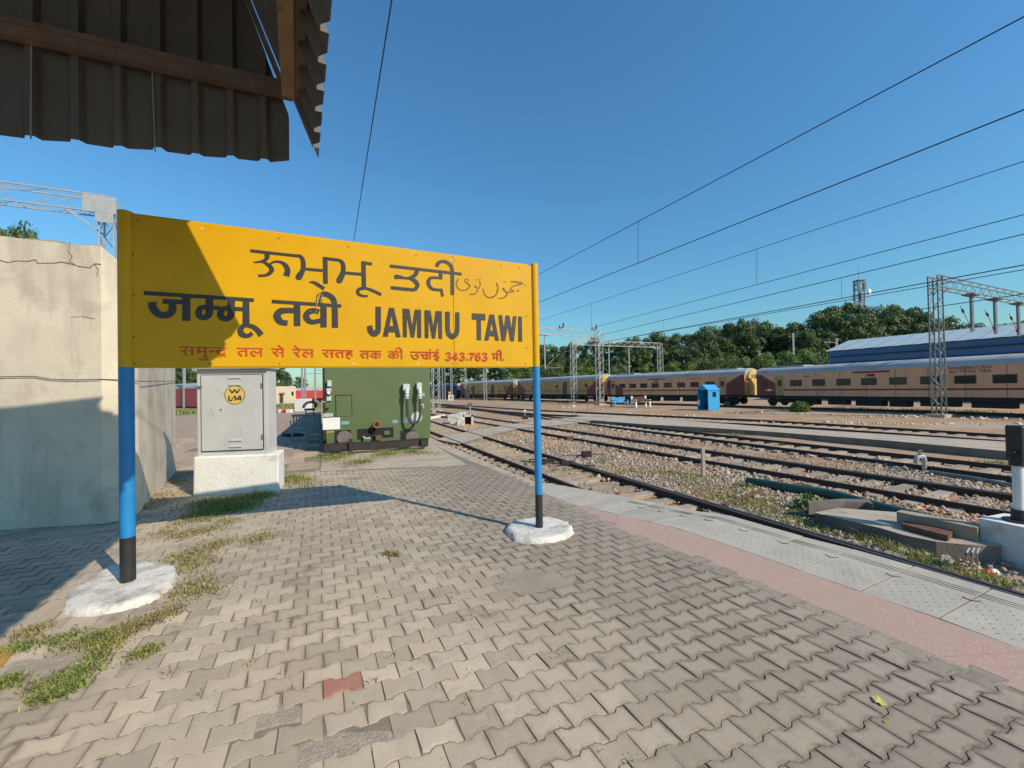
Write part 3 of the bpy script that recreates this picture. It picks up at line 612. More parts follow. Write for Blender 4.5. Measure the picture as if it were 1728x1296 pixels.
INK_RED=[(0,[(379,2015,379,2025),(737,2010,737,2019)]),(1,[(421,2017,436,2019),(423,2003,437,1998),(416,1991,422,1979),(402,1983,404,1975)]),(1,[(386,1992,392,2000),(407,1969,416,1981),(431,1942,441,1956)]),(0,[(442,1980,442,1989),(470,1980,470,1989)]),(0,[(467,2018,482,2018),(467,1943,481,1943)]),(0,[(517,2016,532,2017),(516,1966,532,1966)]),(0,[(504,1979,509,1990),(524,1963,532,1979)]),(0,[(528,1977,528,1986),(567,1977,567,1987)]),(0,[(563,2017,579,2017),(563,1935,579,1935)]),(1,[(552,1927,552,1938),(574,1927,579,1940),(580,1920,593,1919),(573,1914,577,1901),(551,1915,550,1903),(520,1923,518,1913)]),(0,[(601,1979,607,1991),(620,1965,627,1980)]),(0,[(608,1980,608,1991),(664,1983,664,1992)]),(0,[(706,2016,720,2016),(706,1988,720,1988)]),(1,[(720,1997,719,1987),(686,1998,687,1987),(662,1993,672,1982),(658,1970,673,1977),(675,1955,681,1968),(697,1949,702,1962),(710,1942,715,1953),(724,1933,729,1943)]),(1,[(716,1976,725,1964),(703,1963,711,1951),(686,1948,691,1937),(668,1943,670,1931)]),(0,[(810,2007,810,2017),(1017,2007,1017,2018)]),(0,[(880,2011,894,2011),(879,1938,894,1938)]),(1,[(883,1994,883,1983),(843,1993,845,1981),(819,1977,833,1973),(828,1953,839,1964),(850,1935,858,1948)]),(0,[(996,2011,1011,2011),(995,1938,1010,1938)]),(1,[(995,1990,1000,1979),(977,1980,981,1969),(963,1974,966,1963)]),(1,[(970,1973,963,1965),(956,1990,952,1979),(931,1989,937,1977),(917,1969,932,1969),(933,1944,941,1956),(956,1934,961,1948)]),(0,[(1084,2006,1084,2016),(1194,2004,1194,2015)]),(1,[(1125,2008,1142,2009),(1127,1990,1141,1983),(1116,1979,1122,1969)]),(0,[(1095,1984,1102,1993),(1138,1935,1148,1948)]),(0,[(1151,1972,1151,1982),(1177,1972,1177,1982)]),(0,[(1174,2009,1188,2010),(1173,1936,1188,1936)]),(0,[(1138,2043,1145,2052),(1178,2006,1185,2015)]),(0,[(1261,2003,1261,2013),(1443,2001,1443,2011)]),(1,[(1308,2008,1323,2009),(1309,1988,1321,1979),(1293,1978,1298,1966)]),(0,[(1270,1984,1277,1992),(1314,1931,1325,1944)]),(0,[(1273,2042,1280,2051),(1314,2003,1321,2012)]),(0,[(1422,2006,1437,2006),(1421,1935,1436,1935)]),(0,[(1420,1986,1425,1976),(1391,1970,1396,1959)]),(1,[(1400,1970,1392,1963),(1387,1988,1383,1976),(1359,1985,1367,1973),(1347,1962,1362,1963),(1360,1941,1369,1953),(1382,1931,1387,1945)]),(0,[(1515,2000,1515,2010),(1791,1996,1791,2006)]),(1,[(1554,2001,1571,2001),(1556,1986,1569,1977),(1546,1978,1551,1968)]),(0,[(1521,1979,1528,1987),(1562,1930,1573,1942)]),(0,[(1578,1968,1578,1978),(1603,1968,1603,1978)]),(0,[(1598,2003,1613,2003),(1597,1931,1613,1931)]),(0,[(1690,2002,1705,2002),(1689,1931,1704,1931)]),(1,[(1694,1987,1694,1976),(1654,1987,1657,1975),(1631,1972,1646,1968),(1640,1949,1653,1959),(1661,1929,1670,1939)]),(1,[(1778,2004,1790,1998),(1775,1991,1781,1981),(1734,1989,1740,1979),(1729,1967,1739,1974),(1770,1963,1774,1974),(1781,1955,1792,1956),(1774,1947,1781,1941)]),(1,[(1761,1970,1764,1961),(1730,1957,1741,1951),(1735,1931,1744,1940),(1766,1918,1769,1928)]),(0,[(1857,1993,1857,2003),(2055,1992,2055,2002)]),(0,[(1918,1997,1935,1998),(1917,1925,1934,1925)]),(1,[(1921,1981,1921,1970),(1884,1981,1887,1969),(1860,1968,1874,1964),(1870,1943,1882,1953),(1891,1924,1900,1936)]),(0,[(1996,1998,2013,1998),(1995,1925,2012,1925)]),(1,[(2001,1978,2001,1967),(1972,1980,1976,1968),(1951,1956,1965,1957),(1974,1936,1976,1949),(2003,1947,1998,1956),(2030,1969,2030,1981),(2041,1961,2053,1964),(2033,1946,2041,1936),(2019,1942,2021,1931)]),(0,[(2119,1992,2119,2001),(2261,1991,2261,2000)]),(0,[(2167,1997,2182,1997),(2166,1925,2181,1925)]),(1,[(2172,1977,2172,1967),(2143,1979,2147,1967),(2121,1956,2135,1956),(2144,1934,2147,1948),(2174,1946,2169,1955),(2202,1968,2202,1981),(2213,1960,2226,1963),(2205,1945,2213,1935),(2190,1941,2192,1930)]),(0,[(2244,1998,2258,1998),(2243,1924,2257,1924)]),(1,[(2203,1997,2191,1998),(2206,2021,2197,2028),(2223,2028,2224,2040),(2241,2016,2251,2024),(2246,1991,2259,1994)]),(0,[(2334,1989,2334,1999),(2627,1987,2628,1997)]),(1,[(2401,1994,2416,1994),(2403,1976,2414,1966),(2372,1967,2374,1956)]),(1,[(2391,1959,2398,1966),(2406,1942,2422,1943),(2395,1931,2399,1917),(2371,1937,2362,1925),(2347,1975,2338,1969)]),(0,[(2435,1960,2435,1972),(2507,1961,2507,1972)]),(1,[(2449,1966,2458,1970),(2459,1938,2470,1947),(2483,1924,2486,1938),(2509,1927,2508,1940)]),(0,[(2499,1994,2515,1994),(2498,1921,2514,1921)]),(0,[(2528,1993,2543,1993),(2527,1921,2542,1921)]),(0,[(2528,2011,2529,2026),(2543,2011,2544,2026)]),(1,[(2608,1990,2596,1993),(2612,2011,2603,2018),(2628,2020,2624,2028)]),(1,[(2608,1993,2622,1990),(2607,1980,2616,1970),(2574,1975,2583,1967),(2573,1951,2583,1960),(2611,1945,2621,1955),(2614,1938,2626,1930),(2576,1932,2578,1920)]),(0,[(2577,1923,2583,1934),(2616,1899,2623,1911)]),(1,[(2699,1971,2694,1985),(2721,1981,2723,1997),(2734,1975,2751,1976),(2713,1957,2721,1948)]),(1,[(2713,1948,2720,1959),(2738,1933,2756,1936),(2723,1919,2726,1903),(2695,1930,2690,1915)]),(1,[(2844,1970,2838,1985),(2866,1980,2868,1996),(2879,1974,2897,1975),(2858,1956,2866,1947)]),(1,[(2858,1946,2865,1958),(2883,1932,2902,1934),(2868,1918,2872,1901),(2840,1929,2834,1914)]),(1,[(3089,1969,3083,1984),(3112,1980,3114,1995),(3126,1973,3144,1974),(3103,1955,3112,1945)]),(1,[(3104,1945,3111,1957),(3130,1930,3149,1933),(3114,1916,3118,1899),(3085,1927,3079,1912)]),(0,[(2795,1992,2813,1991),(2792,1910,2810,1910)]),(0,[(2792,1991,2806,1983),(2762,1940,2776,1932)]),(0,[(2764,1926,2764,1940),(2825,1924,2826,1939)]),(0,[(2914,1910,2914,1927),(2931,1910,2932,1927)]),(0,[(2944,1974,2944,1990),(3005,1976,3004,1992)]),(1,[(2993,1986,3005,1976),(2964,1953,2979,1945),(2951,1913,2968,1908)]),(1,[(3066,1985,3061,1972),(3036,1995,3041,1980),(3008,1958,3027,1954),(3013,1920,3028,1928),(3040,1901,3040,1917),(3069,1925,3053,1930),(3064,1951,3051,1941),(3037,1963,3039,1949),(3019,1947,3027,1938)]),(0,[(3192,1980,3192,1989),(3307,1976,3307,1986)]),(0,[(3209,1984,3224,1984),(3208,1938,3223,1938)]),(0,[(3200,1943,3210,1953),(3219,1923,3231,1934)]),(0,[(3219,1937,3219,1947),(3254,1938,3254,1947)]),(0,[(3247,1984,3262,1984),(3246,1914,3261,1914)]),(0,[(3287,1982,3302,1982),(3285,1912,3301,1912)]),(1,[(3254,1984,3242,1987),(3260,2008,3250,2016),(3275,2015,3278,2027),(3287,2000,3300,2006),(3290,1978,3303,1980)]),(0,[(3315,1912,3315,1927),(3332,1912,3332,1927)])]

def ink(name, data, m, z0):
    mb = MB()
    for k, (mode, pts) in enumerate(data):
        off = z0 + k * .00009
        if mode == 2:
            mb.add([loc(BW(u / 1000, z / 1000, off)) for u, z in pts], [tuple(range(len(pts) - 1, -1, -1))], m); continue
        P = [np.array(p, float) for p in pts]
        if mode == 1: P = catmull(P, 5)
        V = []
        for p in P: V += [loc(BW(p[0] / 1000, p[1] / 1000, off)), loc(BW(p[2] / 1000, p[3] / 1000, off))]
        mb.add(V, [(2 * i, 2 * i + 2, 2 * i + 3, 2 * i + 1) for i in range(len(P) - 1)], m)
    return mb.obj(name, board)
ink('black_lettering', INK_DARK, M['ink'], .0135)
ink('brown_lettering', INK_BROWN, M['ink_brown'], .0135)
ink('red_lettering', INK_RED, M['ink_red'], .0135)
def onB(px, py, off=.016): return PL(px, py, np.array([*LP, 0]) + np.array([*BN, 0]) * off, np.array([*BN, 0]))
m_ = MB()
for (x0, y0), (x1, y1) in (((539, 494), (535, 509)), ((541, 493), (536, 512)), ((544, 497), (541, 511)), ((537, 500), (534, 506)), ((536, 508), (534, 516)), ((534, 524), (533, 528)), ((524, 524), (523, 526)), ((540, 476), (541, 480)), ((542, 477), (543, 481)), ((722, 562), (723, 563)), ((727, 562), (728, 563))):
    m_.bar(loc(onB(x0, y0, .027)), loc(onB(x1, y1, .027)), .004, .0006, M['disc_yellow'], up=(*BN, 0))
m_.obj('scratch', board)['kind'] = 'stuff'
# whitewashed footings
def footing(px_poly, ctr, top, label=None):
    P = [G(*p)[:2] for p in px_poly]; P = [q[:2] for q in catmull([*P, P[0]], 5)][:-1]
    c_ = np.array(ctr); n = len(P); V = []; F = []; rr = random.Random(n)
    rings = ((1.03, -.02), (1.0, .02), (.95, .05), (.80, top), (.45, top + .006))
    bo = np.array([*(LP + RP) / 2])
    for s, z in rings:
        for p in P:
            j = rr.uniform(-.035, .03) if s > .9 else rr.uniform(-.03, .03)
            q = c_ + (p - c_) * (s + j); V.append((q[0] - bo[0], q[1] - bo[1], z + (rr.uniform(-.007, .007) if z > 0 else 0)))
    V.append((c_[0] - bo[0], c_[1] - bo[1], top + .006)); m_ = MB()
    for r_ in range(len(rings) - 1): F += [(r_ * n + i, r_ * n + (i + 1) % n, (r_ + 1) * n + (i + 1) % n, (r_ + 1) * n + i) for i in range(n)]
    F += [((len(rings) - 1) * n + i, (len(rings) - 1) * n + (i + 1) % n, len(V) - 1) for i in range(n)]
    m_.add(V, F, M['whitewash'], True); o = m_.obj('footing', board)
    bm = bmesh.new(); bm.from_mesh(o.data); bmesh.ops.recalc_face_normals(bm, faces=bm.faces); bm.to_mesh(o.data); bm.free()
    return o
footing([(105, 1037), (118, 1005), (150, 985), (185, 962), (250, 955), (292, 962), (297, 980), (275, 1005), (230, 1025), (160, 1038)], LP, .045)
footing([(852, 897), (868, 884), (910, 878), (950, 884), (968, 898), (950, 911), (905, 918), (868, 913)], RP, .045)

# ------------------------------------------------------------------ shelter roof beside the viewer
TIP = np.array([-1.335, 2.86, 3.25])                      # lower end of the side eave
ED = np.array([.463, -.886, 0])                           # the eave, running back over the viewer
RS = .145                                                 # slope of the roof proper
def Q(s, u=0.0): return TIP + np.array([0, 0, 1.36]) - CR * s + UPV * (RS * s) + ED * u
canopy = tag(empty('shelter_roof', tuple(TIP)), 'dark corrugated sheet roof of the platform shelter hanging into the top left corner', 'roof')
def corr(P_uv, nu, nv, depth, nrm_fn, m, name):
    prof = [(0, 0), (.62, 0), (.72, 1), (.9, 1), (1.0, 0)]   # trapezoid ribs across u, running along v; two skins
    us = []
    for k in range(nu):
        for f, h in prof[:-1]: us.append((k + f, h))
    us.append((nu, 0)); V = []; F = []; n = len(us)
    for th in (0, .004):
        for j in range(nv + 1):
            for (u, h) in us:
                p, nr = P_uv(u / nu, j / nv), nrm_fn(u / nu, j / nv); V.append(p + nr * (-h * depth + th) - TIP)
    o = n * (nv + 1)
    for j in range(nv):
        for i in range(n - 1):
            a = j * n + i; F.append((a, a + 1, a + n + 1, a + n)); F.append((o + a, o + a + n, o + a + n + 1, o + a + 1))
    for i in range(n - 1):
        F.append((i, o + i, o + i + 1, i + 1)); a = nv * n + i; F.append((a, a + 1, o + a + 1, o + a))
    for j in range(nv):
        a = j * n; F.append((a, a + n, o + a + n, o + a)); a = j * n + n - 1; F.append((a, o + a, o + a + n, a + n))
    mb = MB(); mb.add(V, F, m); ob = mb.obj(name, canopy)
    bm = bmesh.new(); bm.from_mesh(ob.data); bmesh.ops.recalc_face_normals(bm, faces=bm.faces); bm.to_mesh(ob.data); bm.free()
    return ob
# sheets hanging across the end of the roof, ribs upright
SP0 = TIP - CC * .06
def onS(px, py, off=0.0): return PL(px, py, SP0 - CC * off, CC)
bl, br_, b2_, d0_ = onS(-330, 196), onS(489, 277), onS(491, 198), onS(415, 0)
dtop = d0_ + (d0_ - b2_) * .62
def end_uv(u, v):
    lo = br_ * (1 - u) + bl * u
    lo = lo + UPV * (.006 * math.sin(u * 40) + .004 * math.sin(u * 95))
    hi_z = dtop[2] + RS * max(0, (dtop - (br_ * (1 - u) + bl * u)) @ CR)
    w = .004
    p = lo * 1.0
    zz = lo[2] + (hi_z - lo[2]) * v
    x = lo + UPV * (zz - lo[2])
    # the right-hand edge is cut on the slant
    if zz > b2_[2]: s_cut = (b2_ - dtop) @ CR * min(1, (zz - b2_[2]) / (dtop[2] - b2_[2])) * min(1, max(0, 1 - (zz - d0_[2] - .02) / .14))
    else: s_cut = 0
    over = (x - (br_ - CR * s_cut)) @ CR
    if over > 0: x = x - CR * over
    if u < .04: x = x - CC * .05 * (1 - u / .04) * (1 - v) ** 5
    return x
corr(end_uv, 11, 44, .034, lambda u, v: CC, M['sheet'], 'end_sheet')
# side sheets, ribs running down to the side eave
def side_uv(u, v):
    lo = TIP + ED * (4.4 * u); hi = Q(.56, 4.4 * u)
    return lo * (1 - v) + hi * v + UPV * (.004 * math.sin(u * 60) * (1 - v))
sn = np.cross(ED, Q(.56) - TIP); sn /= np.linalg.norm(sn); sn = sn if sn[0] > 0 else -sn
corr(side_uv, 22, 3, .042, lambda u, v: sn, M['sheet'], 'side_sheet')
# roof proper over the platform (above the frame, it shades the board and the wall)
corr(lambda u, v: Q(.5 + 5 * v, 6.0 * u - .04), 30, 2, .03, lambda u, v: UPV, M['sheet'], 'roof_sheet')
m_ = MB(); a, b_ = onS(-330, -28, .07), onS(493, 156, .07)
m_.bar(a - TIP, b_ - TIP, .06, .085, M['rusty_beam']); m_.bar(a - TIP - CC * .034 + UPV * .03, b_ - TIP - CC * .034 + UPV * .03, .008, .03, M['rusty_beam'])
m_.obj('purlin', canopy)
m_ = MB(); a2, b2 = D(477, -90, 1.66), D(486, 152, 2.52)
m_.bar(a2 - TIP, b2 - TIP, .09, .07, M['ochre_beam'], up=CC); m_.bar(a2 - TIP + CR * .048, b2 - TIP + CR * .048 - UPV * .03, .008, .09, M['rusty_beam'], up=CC)
m_.obj('rafter', canopy)
m_ = MB(); a, b_ = onS(406, -30, -.02), onS(472, 132, -.02); m_.bar(a - TIP, b_ - TIP, .035, .006, M['sheet_edge'], up=CC); m_.bar(a - TIP - CR * .016, b_ - TIP - CR * .016, .006, .03, M['sheet_edge'], up=CC)
m_.obj('angle_brace', canopy)
m_ = MB(); q_ = onS(484, 148, .10) - TIP; m_.box(q_, (.10, .012, .10), M['rust'], rz=math.atan2(CR[1], CR[0]))
for k in range(2): m_.disc(q_ - CC * .008 + CR * (.02 - .04 * k), -CC, .012, M['rust'], 6, .01)
m_.obj('cleat', canopy)
for k in range(2):
    m_ = MB(); a, b_ = onS((53, 256)[k], 34 + 70 * k, .045), onS((52, 262)[k], 234 + 22 * k, .045); m_.bar(a - TIP, b_ - TIP, .006, .004, M['sheet_edge'], up=CC); m_.obj('sheet_lap', canopy)

# ------------------------------------------------------------------ plastered wall at the left
wall = MB()
fpts = [(-6.28 + 1.08 * t, 5.0 + .18 * t) for t in (.12, .2, .33, .41, .55, .68, .8, .9)]
wp = [(-12.5, 3.95), (-6.28, 5.0)] + fpts + [(-5.20, 5.18), (-5.04, 5.34), (-5.14, 5.62), (-7.10, 8.63), (-7.35, 8.6), (-7.0, 7.6), (-7.0, 6.0), (-12.5, 6.0)]
zt = [3.72, 3.60] + [3.60 - .08 * t + j for t, j in zip((.12, .2, .33, .41, .55, .68, .8, .9), (.008, -.006, .010, .0, .014, -.012, -.018, .010))] + [3.52, 3.30, 3.28, 3.3, 3.3, 3.4, 3.6, 3.7]
wall.prism(wp, -.1, zt, M['plaster'])
wallo = tag(wall.obj('plastered_wall', bevel=.03), 'tall cream plastered wall with cracked top and dark shadow at left edge', 'wall')
def on_wall(px, py, off=.004):
    a, b_ = np.array([-6.28, 5.0]), np.array([-5.20, 5.18]); d = b_ - a; n = np.array([d[1], -d[0], 0]); n /= np.linalg.norm(n)
    return PL(px, py, (*a, 0), n) + n * off, n
def ribbon(name, px, w, m, parent, off=.004):
    m_ = MB(); P = [on_wall(x, y, off)[0] for x, y in px]
    for i in range(len(P) - 1):
        ww = w * random.uniform(.3, .9)
        m_.bar(P[i], P[i + 1], .004, ww, m)
    return m_.obj(name, parent)
ribbon('crack', [(0, 439), (14, 443), (28, 440), (48, 441), (60, 438), (64, 444), (92, 444), (104, 442), (120, 445), (132, 449), (152, 452), (160, 445), (171, 446)], .010, M['crack'], wallo)
ribbon('crack', [(118, 409), (116, 425), (122, 432), (118, 441), (128, 447)], .006, M['crack'], wallo)
ribbon('crack', [(160, 445), (166, 455), (164, 466)], .008, M['crack'], wallo)
ribbon('crack', [(120, 535), (140, 534), (160, 538)], .004, M['crack'], wallo)
m_ = MB(); P = [on_wall(x, y, .02)[0] for x, y in [(-60, 636), (0, 636), (60, 635), (90, 640), (130, 641), (168, 640)]]
m_.tube(P + [np.array([-5.03, 5.32, P[-1][2] - .01]), np.array([-5.12, 5.66, P[-1][2] - .02]), np.array([-7.1, 8.66, P[-1][2] + .08])], .005, M['cable'], 5)
tag(m_.obj('wall_cable'), 'thin black cable strung along the cream wall', 'cable')

# ------------------------------------------------------------------ grey control cabinet on its whitewashed plinth
cb0, cb1 = G(325, 838)[:2], G(473, 830)[:2]
ce = (cb1 - cb0) / np.linalg.norm(cb1 - cb0); cn = np.array([ce[1], -ce[0]])
yaw = math.atan2(ce[1], ce[0]); wbase = np.linalg.norm(cb1 - cb0)
pm_ = (cb0 + cb1) / 2 - cn * .26
zc = D(400, 768, (cb0[1] + cb1[1]) / 2 + .05)[2]
pl = MB(); h_ = zc
pl.add([(x * wbase / 2, y, z) for z, yy in ((-.02, .26), (h_, .235)) for x, y in ((-1, -yy), (.96, -yy), (.78, .3), (-1, .3))],
       [(0, 1, 5, 4), (1, 2, 6, 5), (2, 3, 7, 6), (3, 0, 4, 7), (4, 5, 6, 7)], M['lime'])
plo = pl.obj('cabinet_plinth', None, (pm_[0], pm_[1], 0), bevel=.025); plo.rotation_euler = (0, 0, yaw)
tag(plo, 'whitewashed masonry plinth under the grey cabinet', 'plinth')
top_z = D(400, 620, cb0[1] + .15)[2]
cabw = 1.05; cabh = top_z - zc - .02; cx = -.09
cab = tag(empty('control_cabinet', (pm_[0], pm_[1], zc), yaw), 'light grey steel trackside cabinet with a round yellow plate on its door', 'cabinet')
m_ = MB(); m_.box((cx, 0, cabh / 2), (cabw, .34, cabh), M['cab_grey']); m_.obj('body', cab, bevel=.008)
m_ = MB(); m_.box((cx, -.02, cabh + .03), (cabw + .09, .46, .07), M['cab_grey']); m_.obj('roof', cab, bevel=.015)
m_ = MB(); m_.box((cx, -.175, cabh / 2 - .01), (cabw - .13, .012, cabh - .16), M['dark_gap']); m_.obj('door_gap', cab)
m_ = MB(); m_.box((cx, -.186, cabh / 2 - .01), (cabw - .155, .03, cabh - .185), M['cab_grey']); door = m_.obj('door', cab, bevel=.005)
for z in (.88, .80, .155, .085):
    m_ = MB(); m_.box((cx + .05, -.206, cabh * z + .02), (.19, .022, .03), M['cab_grey']); m_.obj('louvre', door, bevel=.009)
m_ = MB(); dz = cabh * .695; m_.disc((cx + .045, -.2035, dz), (0, -1, 0), .152, M['ink'], 40, .004); m_.disc((cx + .045, -.2050, dz), (0, -1, 0), .143, M['disc_yellow'], 40); 
disc = m_.obj('round_plate', door)
def flat(name, strokes, ox, oz, y, s, w, m, parent):
    mb = MB()
    for k, st in enumerate(strokes):
        for i in range(len(st) - 1):
            mb.bar((ox + st[i][0] * s, y - .0002 * (i + k), oz + st[i][1] * s), (ox + st[i + 1][0] * s, y - .0002 * (i + k), oz + st[i + 1][1] * s), w, .001, m, up=(0, 1, 0))
    return mb.obj(name, parent)
flat('black_lettering', [[(-.075, .095), (-.035, .03), (0, .09), (.035, .03), (.075, .095)], [(-.085, -.015), (-.085, -.085), (-.035, -.085)], [(-.045, -.052), (-.022, -.052)],
     [(-.015, -.03), (.008, -.012), (.008, -.09)], [(.085, -.085), (.085, -.012), (.028, -.066), (.105, -.066)]], cx + .045, dz, -.2065, 1.0, .022, M['ink'], door)
for x, r_ in ((-.30, .012), (-.16, .02)):
    m_ = MB(); m_.disc((cx + x, -.204, cabh * .53), (0, -1, 0), r_ * 1.4, M['pale_metal'], 12, .004); m_.disc((cx + x, -.2046, cabh * .53), (0, -1, 0), r_ * .7, M['ink'], 10); m_.obj('lock', door)
for hz in (.2, .8): m_ = MB(); m_.tube([(cx + cabw / 2 - .075, -.21, cabh * hz - .04), (cx + cabw / 2 - .075, -.21, cabh * hz + .04)], .011, M['galv_dark'], 7); m_.obj('hinge', cab)
m_ = MB(); m_.box((cx - cabw / 2 + .045, -.19, cabh * .80), (.11, .03, .02), M['galv_dark']); m_.obj('hasp', cab)
# ------------------------------------------------------------------ green coach standing in the bay behind the board
gl, gr_ = G(550, 766)[:2] + cc2 * .55, None
gw = 2.78
gang = math.atan2(.405, .914)                     # end face direction
ge = np.array([math.cos(gang), math.sin(gang)]); gb = np.array([-ge[1], ge[0]])
g0 = np.array([-4.92, 10.75])
gctr = g0 + ge * gw / 2
coach = tag(empty('green_coach', (gctr[0], gctr[1], ZR), gang), 'dark green military style railway coach seen from its flat end behind the name board', 'railway coach')
# local: x across, y along (away), z up from rail
HW = gw / 2
prof = [(-HW + .12, .86), (-HW + .03, 1.05), (-HW, 1.5), (-HW, 3.15), (-HW + .12, 3.5), (-HW + .55, 3.82), (0, 3.98), (HW - .55, 3.82), (HW - .12, 3.5), (HW, 3.15), (HW, 1.5), (HW - .03, 1.05), (HW - .12, .86)]
m_ = MB(); n = len(prof); CL = 21.0
V = [(x, 0, z) for x, z in prof] + [(x, CL, z) for x, z in prof]
m_.add(V, [tuple(range(n))], M['coach_green']); m_.add(V, [tuple(range(2 * n - 1, n - 1, -1))], M['coach_green'])
for i in range(n):
    j = (i + 1) % n
    m_.add([V[i], V[j], V[n + j], V[n + i]], [(0, 3, 2, 1)], M['coach_roof'] if 4 <= i <= 7 else M['coach_green'])
body = m_.obj('body', coach)
GY = -.004
def gpx(px, py):      # photo spot on the end face -> local x, z
    nrm = np.array([gb[0], gb[1], 0]); p = PL(px, py, (gctr[0], gctr[1], 0), nrm); q = p[:2] - gctr
    return float(q @ ge), float(p[2] - ZR)
def gbox(name, x0, y0, x1, y1, dep, m, parent=None, out=0.0):
    a, b_ = gpx(x0, y0), gpx(x1, y1); m_ = MB()
    m_.box(((a[0] + b_[0]) / 2, -dep / 2 - out, (a[1] + b_[1]) / 2), (abs(a[0] - b_[0]), dep, abs(a[1] - b_[1])), m)
    return m_.obj(name, parent or coach)
# square hatch: recessed groove on three sides
h0, h1 = gpx(566.5, 667), gpx(594, 703)
m_ = MB()
for p0_, p1_ in (((h0[0], h0[1]), (h1[0], h0[1])), ((h0[0], h0[1]), (h0[0], h1[1])), ((h1[0], h0[1]), (h1[0], h1[1]))):
    m_.bar((p0_[0], -.004, p0_[1]), (p1_[0], -.004, p1_[1]), .018, .012, M['dark_gap'], up=(0, 1, 0))
m_.obj('hatch_gap', coach)
gbox('hatch_door', 567.2, 668, 593.4, 702, .012, M['coach_green'])
# jumper sockets and hoses
def socket(px0, py0, px1, py1, hose_to=None):
    o = gbox('jumper_socket', px0, py0, px1, (py0 + py1) / 2 - 1, .16, M['pale_metal'])
    a, b_ = gpx((px0 + px1) / 2, (py0 + py1) / 2 - 2), gpx((px0 + px1) / 2, py1)
    m_ = MB(); x = a[0]
    m_.tube([(x, -.17, a[1] + .02), (x, -.2, a[1] - .05), (x, -.21, b_[1] + .03), (x, -.2, b_[1])], [.055, .06, .045, .05], M['pale_metal'], 10)
    for zz in (.3, .65): m_.disc((x, -.21, a[1] * (1 - zz) + b_[1] * zz), (0, 0, 1), .065, M['white'], 12, .02)
    m_.obj('plug', o)
    return x, b_[1]
x1, z1 = socket(679, 648, 690, 672); x2, z2 = socket(702, 646, 710, 672)
m_ = MB(); bot = gpx(697, 713)
m_.tube(catmull([(x1, -.2, z1), (x1 + .005, -.22, z1 - .35), (x1 + .05, -.24, z1 - .62), ((x1 + x2) / 2, -.25, bot[1]), (x2 - .04, -.24, z1 - .6), (x2, -.22, z1 - .35), (x2, -.2, z2)], 7), .035, M['rubber'], 9)
m_.obj('jumper_hose', coach)
gbox('socket_box', 552.5, 642, 559.5, 652, .12, M['pale_metal'])
sb = gbox('socket_frame', 551, 655, 559, 676, .06, M['pale_metal'])
m_ = MB(); q = gpx(555, 664); m_.disc((q[0], -.09, q[1]), (0, -1, 0), .065, M['rubber'], 14, .05); m_.disc((q[0], -.12, q[1] + .02), (0, -1, .3), .04, M['white'], 10, .05); m_.obj('socket_cap', sb)
gbox('lower_bracket', 549, 682, 556, 688, .1, M['coach_green'])
# pale disc, white plate, small prints
q = gpx(703, 704); m_ = MB(); m_.disc((q[0], -.02, q[1]), (0, -1, 0), .155, M['pale_metal'], 24, .03); m_.disc((q[0] - .03, -.0215, q[1]), (0, -1, 0), .05, M['cab_grey'], 12); m_.obj('round_plate', coach)
gbox('white_plate', 544.5, 705.5, 574, 724, .012, M['white'])
for a in ((545, 698, 560, 699.6), (545, 701, 560.5, 702.6)):
    x0, z0 = gpx(a[0], a[1]); x1_, z1_ = gpx(a[2], a[3]); m_ = MB(); k = 0
    xx = x0
    while xx < x1_:
        w_ = random.uniform(.012, .03); m_.box((xx + w_ / 2, -.004, (z0 + z1_) / 2), (w_, .004, abs(z0 - z1_)), M['print_white']); xx += w_ + .008
    m_.obj('white_print', coach)
def stencil(x0, y0, x1, y1, m, rows=3):
    a, b_ = gpx(x0, y0), gpx(x1, y1); m_ = MB(); h = abs(a[1] - b_[1]) / (rows * 1.6)
    for r_ in range(rows):
        z = a[1] - h * (.5 + 1.6 * r_); xx = a[0]
        while xx < b_[0]:
            w_ = min(random.uniform(.02, .06), b_[0] - xx + .005)
            if random.random() < .8: m_.box((xx + w_ / 2, -.004, z), (w_, .004, h), m)
            xx += w_ + .012
    return m_.obj('stencil_print', coach)
gbox('blue_plate', 576, 711, 589, 716, .01, M['print_blue']); stencil(577, 712, 588, 715.5, M['print_white'], 2)
gbox('blue_plate', 662, 709, 671.5, 714, .01, M['print_blue']); stencil(663, 710.5, 670.5, 713, M['print_white'], 1)
stencil(679, 705, 689, 714, M['print_blue'], 4); stencil(708, 664, 716, 671, M['print_white'], 3); stencil(708, 682, 715, 690, M['print_white'], 3)
stencil(552, 728.5, 564, 730, M['print_yellow'], 1); stencil(697, 716.5, 703, 719, M['print_yellow'], 1); stencil(545, 677.5, 554, 679, M['print_white'], 1)
# orange pipe stub
q = gpx(634.5, 715); m_ = MB()
m_.tube([(q[0], .02, q[1]), (q[0], -.20, q[1])], .075, M['orange'], 14); m_.tube([(q[0], -.19, q[1]), (q[0], -.24, q[1])], .10, M['orange'], 16); m_.disc((q[0], -.2405, q[1]), (0, -1, 0), .065, M['dark_gap'], 14)
m_.obj('pipe_stub', coach)
